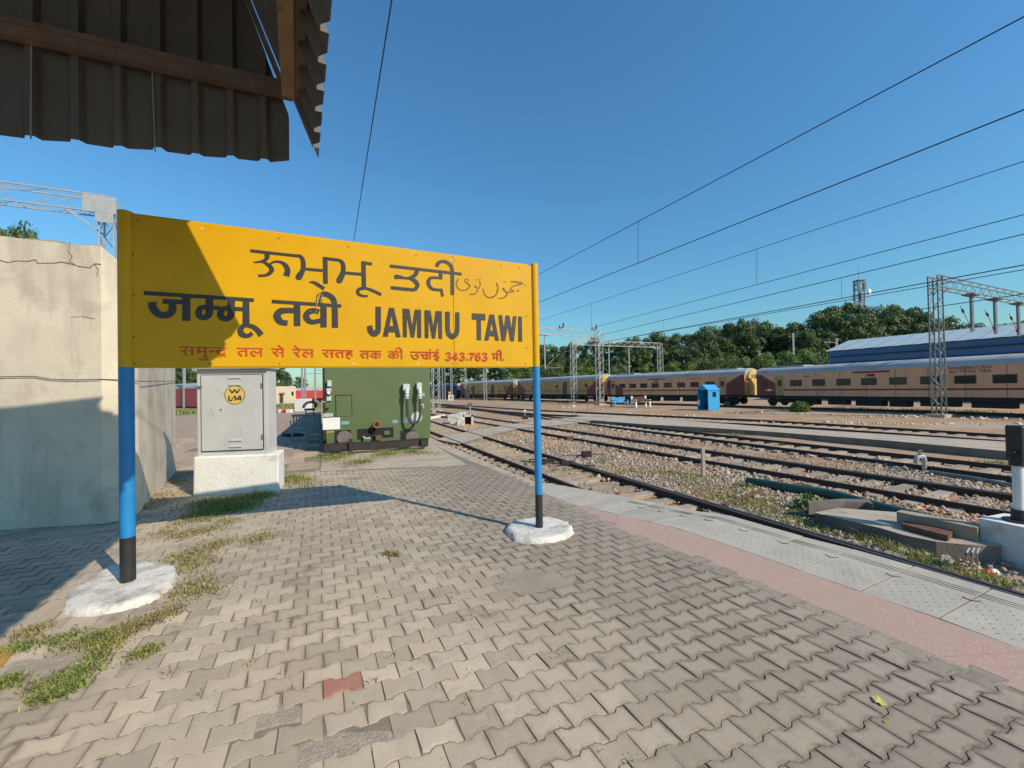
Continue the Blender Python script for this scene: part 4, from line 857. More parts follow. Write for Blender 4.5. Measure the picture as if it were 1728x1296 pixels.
# coupler opening, buffers, beam, plank and posts
gbox('coupler_pocket', 603, 724, 664, 737.5, .012, M['dark_gap'])
gbox('pocket_step', 648, 727, 658, 733, .03, M['coach_green'])
for px in (580, 690.5):
    q = gpx(px, 736.5); m_ = MB()
    m_.box((q[0] - (.02 if px < 600 else .04), -.006, q[1]), (.40, .012, .34), M['dark_gap']); m_.obj('buffer_pocket', coach)
    m_ = MB(); m_.tube([(q[0], .0, q[1]), (q[0], -.42, q[1])], .10, M['under'], 14)
    m_.tube([(q[0], -.40, q[1]), (q[0], -.43, q[1]), (q[0], -.455, q[1]), (q[0], -.47, q[1])], [.10, .185, .185, .165], M['steel'], 26)
    m_.obj('buffer', coach)
q = gpx(636, 736); m_ = MB()
m_.box((q[0] + .02, -.18, q[1] - .02), (.16, .34, .10), M['rust']); m_.tube([(q[0] - .35, -.05, q[1]), (q[0] - .30, -.2, q[1] - .04), (q[0] - .2, -.24, q[1] - .02)], .035, M['pale_metal'], 8)
m_.tube([(q[0] + .04, -.3, q[1] + .04), (q[0] + .04, -.34, q[1] - .1)], .035, M['rust'], 8)
m_.obj('coupler', coach)
bz = gpx(630, 746)[1]; m_ = MB()
xl, xr = gpx(547, 750)[0], gpx(715, 741)[0]
prev = None
for k in range(13):
    t = k / 12; x = xl + (xr - xl) * t; sag = -.05 * (1 - t) + .025 * math.sin(t * 9) ; z = gpx(547 + 168 * t, 751 - 8 * t)[1] + sag * .5
    p = (x, -.60, z)
    if prev: m_.bar(prev, p, .05, .19, M['under']); m_.bar((prev[0], prev[1] + .02, prev[2] + .105), (p[0], p[1] + .02, p[2] + .105), .11, .02, M['under'])
    prev = p
m_.obj('buffer_plank', coach)
for px in (590, 705):
    q = gpx(px, 750); m_ = MB(); m_.box((q[0], -.66, q[1] - .06), (.09, .07, .56), M['under']); m_.obj('stop_post', coach)
gbox('corner_step', 711, 739, 716.5, 752, .3, M['under'])
m_ = MB(); m_.box((0, 8, .78), (2.2, 15, .22), M['under']); m_.box((0, .4, .75), (2.4, .5, .2), M['under']); m_.obj('underframe', coach)
for yy in (2.6, 17.5):
    m_ = MB()
    for dy in (-1.2, 1.2):
        for sx in (-.84, .84): m_.disc((sx + .06, yy + dy, .45), (1, 0, 0), .45, M['under'], 20, .12)
        m_.tube([(-.8, yy + dy, .45), (.8, yy + dy, .45)], .07, M['under'], 8)
    for sx in (-1.02, 1.02): m_.box((sx, yy, .5), (.14, 3.2, .2), M['under'])
    m_.obj('bogie', coach)
for y in (.35, 19.5):
    m_ = MB(); m_.box((-HW - .03, y + .35, 2.1), (.06, .75, 2.0), M['cream_side']); m_.obj('side_door', coach)
for k in range(7): m_ = MB(); m_.box((-HW - .004, 3 + k * 2.2, 2.4), (.02, 1.0, .6), M['glass']); m_.obj('side_window', coach)
m_ = MB()
for x in (-.16, 0, .2): m_.tube([(x, -.3, .72), (x, -.34, .4)], .022, M['pale_metal'], 6)
m_.tube(catmull([(-.5, -.3, .75), (-.48, -.4, .45), (-.3, -.42, .42), (-.2, -.4, .5)], 5), .028, M['rubber'], 7)
m_.obj('air_hose', coach)

# plastic chair and dark bundle in the shade of the coach
ch = G(506, 745)
chair = tag(empty('plastic_chair', ch, .5), 'grey plastic armchair standing in the shade beside the green coach', 'chair')
m_ = MB(); m_.box((0, 0, .43), (.46, .44, .03), M['plastic_grey']); m_.obj('seat', chair, bevel=.01)
for sx in (-1, 1):
    for sy in (-1, 1):
        m_ = MB(); m_.tube([(sx * .19, sy * .18, .42), (sx * .24, sy * .24, 0)], [.025, .02], M['plastic_grey'], 6); m_.obj('leg', chair)
    m_ = MB(); m_.tube(catmull([(sx * .23, -.20, .43), (sx * .26, -.2, .63), (sx * .27, -.05, .66), (sx * .26, .2, .68)], 5), .022, M['plastic_grey'], 6); m_.obj('armrest', chair)
m_ = MB()
for k in range(5): m_.bar(((k - 2) * .09, .21, .44), ((k - 2) * .085, .30, .84), .05, .015, M['plastic_grey'], up=(0, 1, 0))
m_.bar((-.23, .305, .84), (.23, .305, .84), .02, .08, M['plastic_grey']); m_.obj('backrest', chair)
# dark seats stacked further along
cs = G(523, 702)
st = tag(empty('dark_chair', cs, .2), 'black upholstered chair further along beside the green coach', 'chair')
m_ = MB(); m_.box((0, 0, .45), (.6, .55, .14), M['rubber']); m_.obj('seat', st, bevel=.04)
m_ = MB(); m_.tube(catmull([(-.38, -.1, .62), (-.3, .2, .85), (0, .28, .95), (.3, .2, .85), (.38, -.1, .62)], 6), .09, M['rubber'], 8); m_.obj('backrest', st)
for sx in (-.25, .25):
    m_ = MB(); m_.tube([(sx, 0, .4), (sx, 0, 0)], .03, M['under'], 6); m_.obj('leg', st)
bdl = G(500, 736.5); m_ = MB()
for k in range(9):
    a_ = k * .7; m_.tube([(math.cos(a_) * .1 * (k % 3), math.sin(a_) * .08, .05 + .02 * (k % 2)), (math.cos(a_) * .1 * (k % 3) + .25, math.sin(a_) * .1 + .04, .06), (math.cos(a_) * .1 + .42, .1, .04)], [.05, .07, .03], M['rubber'], 7)
tag(m_.obj('dark_bundle', None, bdl - np.array([.3, 0, 0])), 'dark cloth bundle lying flat on the shaded slabs by the plastic chair', 'bundle')

# ------------------------------------------------------------------ yard ground
def ground():
    # one sheet to the horizon, finer near the viewer, kept just under the platform
    xs = np.concatenate([[-2500, -900, -300, -120], np.arange(-60, 80.1, 1.0), [100, 140, 220, 500, 1200, 2500]])
    ys = np.concatenate([[-1500, -300, -60, -20], np.arange(-8, 70.1, 1.0), [80, 95, 115, 150, 220, 400, 900, 2500]])
    X, Y = np.meshgrid(xs, ys); Z = np.full(X.shape, ZG)
    nearm = (np.abs(X) < 70) & (Y > -10) & (Y < 75)
    Z += np.where(nearm, (vnoise(X, Y, .35) - .5) * .07 + (vnoise(X, Y, 1.1, 3) - .5) * .03 - .03, -.03)
    V = np.stack([X.ravel(), Y.ravel(), Z.ravel()], 1); w = len(xs)
    F = [(j * w + i, j * w + i + 1, (j + 1) * w + i + 1, (j + 1) * w + i) for j in range(len(ys) - 1) for i in range(w - 1)]
    o = raw('yard_ground', V, F, M['ground'], None, True); o['kind'] = 'structure'
ground()

# ------------------------------------------------------------------ railway tracks
RAILP = [(-.068, -.15), (.068, -.15), (.068, -.138), (.012, -.118), (.009, -.045), (.034, -.032), (.034, -.004), (.028, 0), (-.028, 0), (-.034, -.004), (-.034, -.032), (-.009, -.045), (-.012, -.118), (-.068, -.138)]
def rail(pts, parent, origin, name='rail', check=0.0):
    m_ = MB(); P = [np.array(p[:2], float) for p in pts]; n = len(RAILP); V = []
    for i, p in enumerate(P):
        t = P[min(i + 1, len(P) - 1)] - P[max(i - 1, 0)]; t /= np.linalg.norm(t); s = np.array([t[1], -t[0]])
        V += [(*(p + s * (a + check) - origin[:2]), ZR + b_ - origin[2]) for a, b_ in RAILP]
    for i in range(len(P) - 1):
        for k in range(n):
            q = [V[i * n + k], V[i * n + (k + 1) % n], V[(i + 1) * n + (k + 1) % n], V[(i + 1) * n + k]]
            m_.add(q, [(0, 1, 2, 3)], M['rail_top'] if k in (7, 6, 8) else M['rail'])
    return m_.obj(name, parent)
def line_px(pa, pb, y0, y1, n=14):     # straight rail through two photo spots, cut at depth y0..y1
    a, b_ = G(*pa, ZR), G(*pb, ZR); t = [(y - a[1]) / (b_[1] - a[1]) for y in np.linspace(y0, y1, n)]
    return [a[:2] + (b_ - a)[:2] * q for q in t]
sl = MB(); sl.box((0, 0, 0), (2.5, .24, .16), M['sleeper']); slm = sl.mesh('sleeper')
sl2 = MB(); sl2.box((0, 0, 0), (2.5, .24, .16), M['sleeper']); 
def track(label, ra, rb, far, group=None, sleepers=34, start=0, sz=-.988, chk=None):
    org = np.array([*(np.array(ra[0]) + np.array(rb[0])) / 2, 0])
    t = tag(empty('railway_track', org), label, 'railway track', group)
    rail(ra, t, org); rail(rb, t, org)
    mid = [(np.array(a) + np.array(b_)) / 2 for a, b_ in zip(ra, rb)]
    s = np.concatenate([[0], np.cumsum([np.linalg.norm(mid[i + 1] - mid[i]) for i in range(len(mid) - 1)])]); mm = np.array(mid)
    for k in range(sleepers):
        q = start + .62 * k
        if q > s[-1]: break
        p = np.array([np.interp(q, s, mm[:, 0]), np.interp(q, s, mm[:, 1])]); d_ = np.array([np.interp(q + .3, s, mm[:, 0]), np.interp(q + .3, s, mm[:, 1])]) - np.array([np.interp(q - .3, s, mm[:, 0]), np.interp(q - .3, s, mm[:, 1])])
        a_ = math.atan2(d_[1], d_[0]) - math.pi / 2
        inst(slm, 'sleeper', t, (p[0] - org[0], p[1] - org[1], sz + random.uniform(-.015, .015)), (0, 0, a_ + random.uniform(-.02, .02)))
    return t
t1a, t1b = line_px((718, 724), (905, 795), 3.2, 95, 24), line_px((899, 760), (1400, 906), 3.2, 95, 24)
tr1 = track('nearest railway track curving under the platform edge with a rusty check rail', t1a, t1b, 0, sleepers=60)
org = np.array(tr1.location)
rail([p for p in line_px((899, 760), (1400, 906), 3.2, 13.5, 8)], tr1, org, 'check_rail', check=-.11)
t2a, t2b = line_px((910, 729), (1711, 864), 5, 110, 24), line_px((910, 718), (1711, 834), 5, 110, 24)
tr2 = track('second railway track, its rusty rails passing over pale sleepers in grey ballast', t2a, t2b, 0, sleepers=56, start=2)
rail(line_px((910, 718), (1711, 834), 5, 26, 8), tr2, np.array(tr2.location), 'check_rail', check=-.12)
t3a, t3b = line_px((987, 713.5), (1708, 804), 6, 110, 24), line_px((1010, 711), (1708, 786), 6, 110, 24)
tr3 = track('third railway track just in front of the long concrete walkway', t3a, t3b, 0, sleepers=50, start=2)
px4a = [(720, 684), (908, 698), (1320, 717.5), (1697, 743), (2000, 766)]; px4b = [(720, 680), (908, 691.5), (1320, 710), (1697, 733), (2000, 754)]
def poly_px(px, n=26): return resample([G(*p, ZR)[:2] for p in px], n)
tr4 = track('railway track on the far side of the concrete walkway', poly_px(px4a[::-1]), poly_px(px4b[::-1]), 0, sleepers=60)
px5a = [(640, 670), (774, 671.5), (908, 675.5), (1020, 679), (1150, 682.5), (1300, 687), (1500, 692.5), (1719, 700), (2100, 714)]
N5 = resample([q[:2] for q in catmull([G(*p, ZR)[:2] for p in px5a], 6)], 60)[::-1]
def offset(P, d_):
    out = []
    for i, p in enumerate(P):
        t = P[min(i + 1, len(P) - 1)] - P[max(i - 1, 0)]; t /= np.linalg.norm(t); out.append(p + np.array([t[1], -t[0]]) * d_)
    return out
tr5 = track('far railway track carrying the line of parked coaches', [p for p in N5], offset(N5, 1.7), 0, sleepers=0)
# bay track under the green coach
ba = [gctr - ge * .85 + gb * y for y in np.linspace(-.4, 60, 8)]; bb2 = [gctr + ge * .85 + gb * y for y in np.linspace(-.4, 60, 8)]
track('bay railway track under the green coach', ba, bb2, 0, sleepers=8, start=.2)

# concrete walkway between the tracks and the foot crossing
def slab_px(name, px, z0, z1, m, label, kind='structure'):
    P = [G(*p, z1)[:2] for p in px]; m_ = MB(); m_.prism([tuple(p) for p in P], z0, z1, M['slab_edge'], m)
    o = m_.obj(name); o['kind'] = kind; return o
wz = -.72
slab_px('concrete_walkway', [(1000, 709), (1040, 703), (1130, 708), (1300, 720.5), (1500, 733), (1706, 746), (1900, 759), (2100, 774), (2100, 796), (1900, 778), (1706, 762), (1500, 743.5), (1300, 728.5), (1200, 722), (1080, 715.5)], -1.1, wz, M['concrete'], '')
slab_px('foot_crossing', [(735, 741), (790, 728), (870, 715), (940, 707), (1010, 699), (1045, 703), (1000, 709.5), (945, 717), (880, 722), (828, 733), (775, 749)], -1.1, ZR - .02, M['concrete'], '')

# ------------------------------------------------------------------ ballast and stones
def stones(name, P, sizes, m, zb=ZG, seed=1):
    r = np.random.default_rng(seed); n = len(P)
    base = np.array([(1, 0, 0), (-.5, .87, 0), (-.5, -.87, 0), (.3, .3, .8), (-.4, .1, .75), (.1, -.45, .7)], float)
    F0 = np.array([(0, 1, 3), (1, 4, 3), (1, 2, 4), (2, 5, 4), (2, 0, 5), (0, 3, 5), (3, 4, 5)])
    ang = r.uniform(0, 6.28, n); ca, sa = np.cos(ang), np.sin(ang)
    V = base[None] * (1 + r.uniform(-.3, .3, (n, 6, 3))) * sizes[:, None, None]
    V[..., 2] *= r.uniform(.6, 1.1, n)[:, None]
    x = V[..., 0] * ca[:, None] - V[..., 1] * sa[:, None]; y = V[..., 0] * sa[:, None] + V[..., 1] * ca[:, None]
    z0 = (zb if np.isscalar(zb) else zb[:, None])
    W = np.stack([x + P[:, 0:1], y + P[:, 1:2], V[..., 2] + z0 - .012], -1).reshape(-1, 3)
    F = (F0[None] + (np.arange(n) * 6)[:, None, None]).reshape(-1, 3)
    o = raw(name, W, F, m); o['kind'] = 'stuff'; return o
platP = [tuple(p) for p in PLAT]
def ballast():
    r = np.random.default_rng(3); n = 260000
    # denser near: sample depth with a bias
    y = 3.2 + 30 * r.random(n) ** 1.9; x = r.uniform(-8, 30, n)
    perp = x * .9048 + y * .4258
    keep = (perp > 4.9) & (perp < 16.5) & (x / y < 1.45) & (x / y > -.45) & ~inpoly(x, y, platP)
    x, y = x[keep], y[keep]; perp = perp[keep]
    dens = vnoise(x, y, .5, 5) * .6 + vnoise(x, y, 1.7, 9) * .4
    w = np.clip((dens - .17) * 3.0, .06, 1)
    w *= np.where((perp > 7.1) & (perp < 13), 1, .45) * np.where((perp < 6.9), .35, 1)
    w *= np.where((perp > 7.1) & (perp < 8.4) & (y < 9.5), .75, 1)
    sel = r.random(len(x)) < w; P = np.stack([x, y], 1)[sel]
    s = r.lognormal(math.log(.034), .34, len(P)) * np.clip(.85 + P[:, 1] / 60, .8, 1.4)
    lift = r.uniform(0, .03, len(P)) + .03 * vnoise(P[:, 0], P[:, 1], .8, 2)
    stones('ballast', P, s, M['stone'], ZG + lift - .005, 4)
ballast()
def rubble():
    r = np.random.default_rng(8); P = []
    for a, b_, k, sp in (((1225, 712), (1728, 716), 110, .35), ((1180, 695), (1420, 700), 60, .5), ((1420, 703), (1590, 700), 60, .5), ((1540, 704), (1590, 700), 40, .35), ((1045, 697), (1180, 704), 50, .8), ((1228, 693), (1300, 700), 30, .7), ((905, 686), (1040, 692), 30, 1.0), ((1600, 706), (1728, 708), 60, .3)):
        for _ in range(k):
            t = r.random(); p = G(a[0] + (b_[0] - a[0]) * t, a[1] + (b_[1] - a[1]) * t, ZG)[:2]; P.append(p + r.normal(0, sp, 2))
    P = np.array(P); s = r.lognormal(math.log(.08), .4, len(P)); stones('pale_rubble', P, s, M['white_stone'], ZG + .0, 6)
rubble()
def pebbles():
    r = np.random.default_rng(12); P = []
    for q, n in ((skips[1], 90), (skips[2], 120)):
        q = np.array(q); lo, hi = q.min(0), q.max(0)
        while n > 0:
            p = lo + (hi - lo) * r.random(2)
            if inpoly([p[0]], [p[1]], q)[0]: P.append(p); n -= 1
    P = np.array(P); stones('loose_grit', P, r.lognormal(math.log(.006), .5, len(P)), M['stone'], .0, 2)
pebbles()

# ------------------------------------------------------------------ grass and weeds
def blades(name, C_, n, h, m, spread, seed=0, zb=0.0, lean=.6, wd=.004):
    r = np.random.default_rng(seed); C_ = np.array(C_); k = r.integers(0, len(C_), n)
    sp = spread if np.isscalar(spread) else np.array(spread)[k]
    P = C_[k][:, :2] + r.normal(0, 1, (n, 2)) * (sp if np.isscalar(sp) else sp[:, None])
    a = r.uniform(0, 6.28, n); ln = h * r.uniform(.35, 1.2, n); le = lean * r.uniform(.3, 1.3, n)
    d_ = np.stack([np.cos(a), np.sin(a)], 1); s = np.stack([-d_[:, 1], d_[:, 0]], 1) * (wd * r.uniform(.6, 1.4, n))[:, None]
    z = zb if np.isscalar(zb) else zb[k]
    b0 = np.column_stack([P + s, np.full(n, 0) + z]); b1 = np.column_stack([P - s, np.full(n, 0) + z])
    mid = P + d_ * (ln * le * .45)[:, None]; m0 = np.column_stack([mid + s * .8, z + ln * .65]); m1 = np.column_stack([mid - s * .8, z + ln * .65])
    tp = P + d_ * (ln * le * 1.15)[:, None]; tip = np.column_stack([tp, z + ln * (1 - .3 * le)])
    V = np.stack([b0, b1, m1, m0, tip], 1).reshape(-1, 3); o_ = np.arange(n)[:, None] * 5
    F = np.concatenate([o_ + np.array([0, 1, 2]), o_ + np.array([0, 2, 3]), o_ + np.array([3, 2, 4])]); 
    o = raw(name, V, F, m); o['kind'] = 'stuff'; return o
def pts_px(px, z=0.0): return [G(*p, z) for p in px]
lush = pts_px([(345, 852), (365, 850), (385, 850), (405, 846), (425, 842), (395, 856), (360, 860), (340, 868), (440, 838), (375, 862), (410, 856)])
blades('grass_tufts', lush, 4200, .075, M['grass'], .13, 1)
dry = pts_px([(300, 885), (320, 880), (345, 876), (370, 872), (330, 900), (355, 893), (310, 905), (335, 930), (355, 925), (370, 918), (325, 945), (310, 965), (340, 950), (430, 912), (445, 905), (385, 880), (300, 940), (330, 985), (310, 1000), (350, 997), (280, 900)])
blades('dry_grass', dry, 3000, .035, M['grass_dry'], .095, 2, lean=1.0)
blades('grass_tufts', dry, 900, .035, M['grass'], .085, 12, lean=.9)
weedc = pts_px([(215, 1062), (190, 1068), (170, 1072), (195, 1080), (180, 1095), (165, 1110), (150, 1125), (140, 1138), (120, 1145), (100, 1150), (75, 1155), (175, 1085), (205, 1072), (160, 1078), (120, 1075), (95, 1082), (40, 1090), (25, 1095)])
blades('grass_tufts', weedc, 3000, .032, M['grass'], .05, 3, lean=1.0, wd=.0028)
blades('dry_grass', pts_px([(235, 1050), (255, 1045), (280, 1040), (290, 1030), (225, 1062), (240, 1058), (60, 1065), (45, 1070), (130, 1090)]), 1400, .04, M['grass_dry'], .05, 4, lean=1.0, wd=.0025)
blades('grass_tufts', pts_px([(110, 1168), (90, 1174), (70, 1178), (125, 1160), (15, 1150), (8, 1158), (238, 1103), (250, 1100)]), 1700, .035, M['grass'], .035, 5, lean=.9, wd=.0028)
blades('dry_grass', pts_px([(662, 936), (668, 938), (655, 935)]), 130, .05, M['grass_dry'], .025, 6, lean=1.1)
blades('grass_tufts', pts_px([(560, 775), (575, 772), (600, 782), (545, 772), (645, 768), (660, 766), (690, 763), (700, 764), (615, 781), (640, 764), (585, 768), (480, 812), (490, 808), (500, 812)]), 3000, .11, M['grass'], .13, 7)
blades('dry_grass', pts_px([(560, 778), (600, 785), (660, 769), (700, 766), (720, 766), (640, 771), (485, 815), (520, 818)]), 1500, .08, M['grass_dry'], .2, 8, lean=1.0)
blades('dry_grass', [(-6.6, 5.9, 0), (-5.3, 5.9, 0), (-5.6, 6.5, 0), (-6.2, 7.5, 0), (-5.1, 6.9, 0)], 1200, .05, M['grass_dry'], .15, 9)
jr = np.random.default_rng(77); jc = np.column_stack([jr.uniform(-5.2, .6, 260), jr.uniform(1.7, 8.0, 260), np.zeros(260)])
jc = jc[inpoly(jc[:, 0], jc[:, 1], PAVE) & (vnoise(jc[:, 0], jc[:, 1], .7, 4) > .5)]
blades('joint_weeds', jc, 900, .028, M['grass_dry'], .022, 21, lean=1.1, wd=.0022)
yz = ZG
gy = pts_px([(1210, 850), (1240, 842), (1270, 855), (1300, 862), (1330, 868), (1290, 845), (1250, 830), (1200, 835), (1310, 880), (1340, 885), (1380, 892), (1420, 905), (1450, 915), (1180, 815), (1160, 805), (1120, 800), (1090, 795), (1360, 850), (1365, 860)], yz)
blades('grass_tufts', gy, 6000, .085, M['grass'], .32, 10, zb=yz, wd=.006)
blades('dry_grass', gy, 4500, .07, M['grass_dry'], .4, 11, zb=yz, lean=1.0, wd=.005)
blades('grass_tufts', pts_px([(950, 755), (940, 760), (1020, 778), (945, 795), (1050, 800), (1010, 800), (990, 795)], yz), 1500, .10, M['grass'], .2, 13, zb=yz, wd=.006)
blades('grass_tufts', pts_px([(1465, 905), (1480, 912), (1500, 925), (1540, 945), (1560, 950), (1600, 970), (1650, 985), (1680, 990)], yz), 1600, .16, M['grass'], .10, 14, zb=yz, lean=.9, wd=.005)
blades('dry_grass', pts_px([(920, 680), (950, 682), (1330, 690), (1450, 692), (1640, 696), (1560, 694), (880, 676), (840, 676)], yz), 3000, .25, M['grass_dry'], 1.0, 15, zb=yz, wd=.02)
blades('grass_tufts', pts_px([(1700, 790), (1690, 783), (1320, 750), (1240, 735)], yz), 900, .12, M['grass'], .25, 16, zb=yz, wd=.008)
blades('grass_tufts', [G(310 + k * 4, 697 - (k % 3)) for k in range(8)] + [G(465 + 4 * k, 690 - 2 * (k % 4)) for k in range(12)], 5000, .35, M['grass'], 1.6, 17, wd=.03)
def leafy(name, ctr, rad, n, ls, m, label, cat, seed, parent=None, stem=True):
    r = np.random.default_rng(seed); ctr = np.array(ctr, float)
    d_ = r.normal(0, 1, (n, 3)); d_ /= np.linalg.norm(d_, axis=1)[:, None]; q = d_ * (r.random(n) ** .45)[:, None] * np.array(rad); q[:, 2] = np.abs(q[:, 2]) * 1.0
    a = r.normal(0, 1, (n, 3)); a /= np.linalg.norm(a, axis=1)[:, None]; b_ = np.cross(a, r.normal(0, 1, (n, 3))); b_ /= np.linalg.norm(b_, axis=1)[:, None]
    s = (ls * r.uniform(.6, 1.3, n))[:, None]
    V = np.stack([q - a * s, q + b_ * s * .5, q + a * s, q - b_ * s * .5], 1).reshape(-1, 3); F = np.arange(4 * n).reshape(-1, 4)
    root = tag(empty(name, ctr), label, cat)
    raw('foliage', V, F, m, root)
    m_ = MB()
    for k in range(5): m_.tube([(0, 0, -.05), tuple(np.array(rad) * r.uniform(-.6, .6, 3) * [1, 1, 0] + np.array([0, 0, rad[2] * .7]))], [.012, .004], M['bark'], 5)
    m_.obj('stem', root)
    return root
leafy('weed_bush', G(1350, 694.5, ZG), (.85, .85, .95), 1500, .10, M['leaf_bright'], 'round bright green bush on the earth in front of the pink coach', 'bush', 31)
leafy('weed_plant', G(1362, 862, ZG), (.28, .22, .35), 260, .05, M['weed'], 'leafy green weed beside the green pipe and broken slab', 'weed', 32)
leafy('weed_plant', G(1385, 872, ZG), (.22, .18, .22), 160, .045, M['weed'], 'small leafy weed at the left end of the concrete plinth', 'weed', 33)
leafy('weed_plant', G(1255, 822, ZG), (.3, .2, .12), 120, .04, M['weed'], 'low green weed at the left end of the green pipe', 'weed', 34)
# ------------------------------------------------------------------ parked coaches
COACHES = []
def coach_side(px_far, d_far, px_near, d_near, style, label, seed=0, height=4.2, win_px=None, door_px=None, corner_px=None):
    # the near side runs from the far (left) end to the near (right) end
    A = np.array([(px_far - 864) / FPX * d_far, d_far]); B_ = np.array([(px_near - 864) / FPX * d_near, d_near])
    L = np.linalg.norm(B_ - A); ex = (B_ - A) / L; ey = np.array([-ex[1], ex[0]]); ey = ey if ey[1] > 0 else -ey
    ang = math.atan2(ex[1], ex[0])
    root = tag(empty('railway_coach', (*A, ZR), ang), label, 'railway coach', None)
    k = height / 4.2; W = 3.1; rr = random.Random(seed)
    side = {'ac': M['coach_peach'], 'luggage': M['coach_cream'], 'wagon': M['wagon_blue'], 'red': M['red_coach']}[style]
    zs, ze = 1.14 * k, 3.46 * k
    flipy = 1 if (ey[0] * -ex[1] + ey[1] * ex[0]) > 0 else -1
    Y = lambda y: y * flipy
    def lx(px):
        kk = (px - 864) / FPX; return float((kk * A[1] - A[0]) / (ex[0] - kk * ex[1]))
    e = .35
    m_ = MB(); m_.box((L / 2, Y(W / 2), (zs + ze) / 2), (L - 2 * e, W, ze - zs), side); m_.obj('body', root)
    # rounded roof
    m_ = MB(); n = 11; arc = [(W / 2 - (W / 2 + .02) * math.cos(math.pi * i / (n - 1)), ze - .02 + (height - ze) * math.sin(math.pi * i / (n - 1)) ** .75) for i in range(n)]
    V = [(x, Y(y), z) for x in (e - .05, L - e + .05) for y, z in arc]
    m_.add(V, [(i, i + 1, n + i + 1, n + i) for i in range(n - 1)], M['wagon_roof'] if style == 'wagon' else M['coach_roof'], True)
    m_.add(V[:n], [tuple(range(n))], M['coach_roof']); m_.add(V[n:], [tuple(range(n))], M['coach_roof'])
    rf = m_.obj('roof', root)
    if style == 'ac':
        for x in (3.2, L - 3.2):
            m_ = MB(); m_.box((x, Y(W / 2), height - .02), (3.4, 1.6, .14), M['coach_roof']); m_.obj('roof_unit', rf, bevel=.03)
    # underframe, bogies
    m_ = MB(); m_.box((L / 2, Y(W / 2), zs - .16), (L - 1.2, W - .25, .32), M['under'])
    x = 5.0
    while x < L - 6: 
        w_ = rr.uniform(1.2, 2.4); m_.box((x + w_ / 2, Y(.62), .62), (w_, .8, rr.uniform(.45, .7)), M['under']); x += w_ + rr.uniform(.4, 1.2)
    m_.obj('underframe', root)
    for bx in (3.0, L - 3.0):
        m_ = MB()
        for dx in (-1.3, 1.3):
            for yy in (.55, 2.45): m_.disc((bx + dx, Y(yy), .46), (0, -1, 0), .46, M['under'], 18, .13)
        m_.box((bx, Y(.42), .55), (3.4, .14, .26), M['under']); m_.box((bx, Y(1.5), .6), (2.2, 2.0, .3), M['under'])
        m_.obj('bogie', root)
    P = Y(-.004)
    def on(name, x0, x1, z0, z1, m, dep=.02, parent=None, bev=0):
        q = MB(); q.box(((x0 + x1) / 2, Y(-.0 - dep / 2 + .004), (z0 + z1) / 2), (abs(x1 - x0), dep, z1 - z0), m); return q.obj(name, parent or root, bevel=bev)
    if style in ('ac', 'luggage'):
        on('red_stripe', e + .01, L - e - .01, 1.66 * k, 1.80 * k, M['stripe'], .012)
        for _x in np.arange(e + 2.05, L - e, 2.05): sk_ = MB(); sk_.box((_x, Y(-.003), (zs + ze) / 2), (.03, .012, ze - zs - .02), M['joint_dark']); sk_.obj('panel_seam', root)
        # maroon corner triangles at both ends
        for end in (0, 1):
            tri = [(0, zs), (2.9, zs), (2.9, 1.95 * k), (.35, ze - .05), (0, ze - .05)] if end == 0 else None
            xs = [(e if end == 0 else L - e) + (1 if end == 0 else -1) * p for p in (0, 3.0, 3.0, .45, 0)]
            zz = [zs + .002, zs + .002, 1.95 * k, ze - .06, ze - .06]
            m_ = MB(); F = [(0, 1, 2, 3, 4)]; m_.add([(x_, Y(-.013), z_) for x_, z_ in zip(xs, zz)], F, M['maroon']); m_.add([(x_, Y(.0), z_) for x_, z_ in zip(xs, zz)] + [(x_, Y(-.013), z_) for x_, z_ in zip(xs, zz)], [(i, (i + 1) % 5, 5 + (i + 1) % 5, 5 + i) for i in range(5)], M['maroon'])
            m_.obj('maroon_corner', root)
            # yellow-ended gangway
            m_ = MB(); gx = e - .16 if end == 0 else L - e + .16
            m_.box((gx, Y(W / 2), 2.2 * k), (.42, 1.5, 2.5 * k), M['gangway'])
            m_.add([(gx + sx * .21, Y(W / 2 + .85 * W / 2 * math.cos(t)), 3.0 * k + 1.05 * k * math.sin(t)) for sx in (-1, 1) for t in np.linspace(0, math.pi, 10)], [(i, i + 1, 11 + i, 10 + i) for i in range(9)] + [tuple(range(10)), tuple(range(19, 9, -1))], M['gangway'])
            m_.obj('gangway', root)
            m_ = MB(); m_.box((gx - (.3 if end == 0 else -.3), Y(.7), 1.02), (.5, .3, .3), M['under']); m_.box((gx - (.3 if end == 0 else -.3), Y(W - .7), 1.02), (.5, .3, .3), M['under']); m_.obj('buffer', root)
    if style == 'ac':
        # doors near both ends
        for x_ in ([lx(p) for p in door_px] if door_px else (e + 3.3, L - e - 4.15)):
            d_ = on('door', x_, x_ + .85, zs + .02, 3.2 * k, M['coach_cream'], .02)
            on('door_window', x_ + .2, x_ + .65, 2.15 * k, 2.75 * k, M['glass'], .03, d_)
            m_ = MB()
            for xx in (x_ - .06, x_ + .91): m_.tube([(xx, Y(-.05), 1.5), (xx, Y(-.05), 2.6)], .02, M['galv'], 5)
            m_.obj('handrail', d_)
        for x_ in ([lx(p) for p in corner_px] if corner_px else (e + 1.5, L - e - 2.1)):
            on('corner_window', x_, x_ + .6, 2.15 * k, 2.75 * k, M['glass'], .03)
        for xc in [lx(p) for p in win_px]:
            f_ = on('window', xc - .58, xc + .58, 2.12 * k, 2.74 * k, M['frame_dark'], .02, None, .07)
            on('pane', xc - .53, xc + .53, 2.17 * k, 2.69 * k, M['glass'], .03, f_, .05)
        on('name_board', lx(win_px[3]) - 1.2, lx(win_px[3]) + 1.5, 3.18 * k, 3.33 * k, M['maroon'], .02)
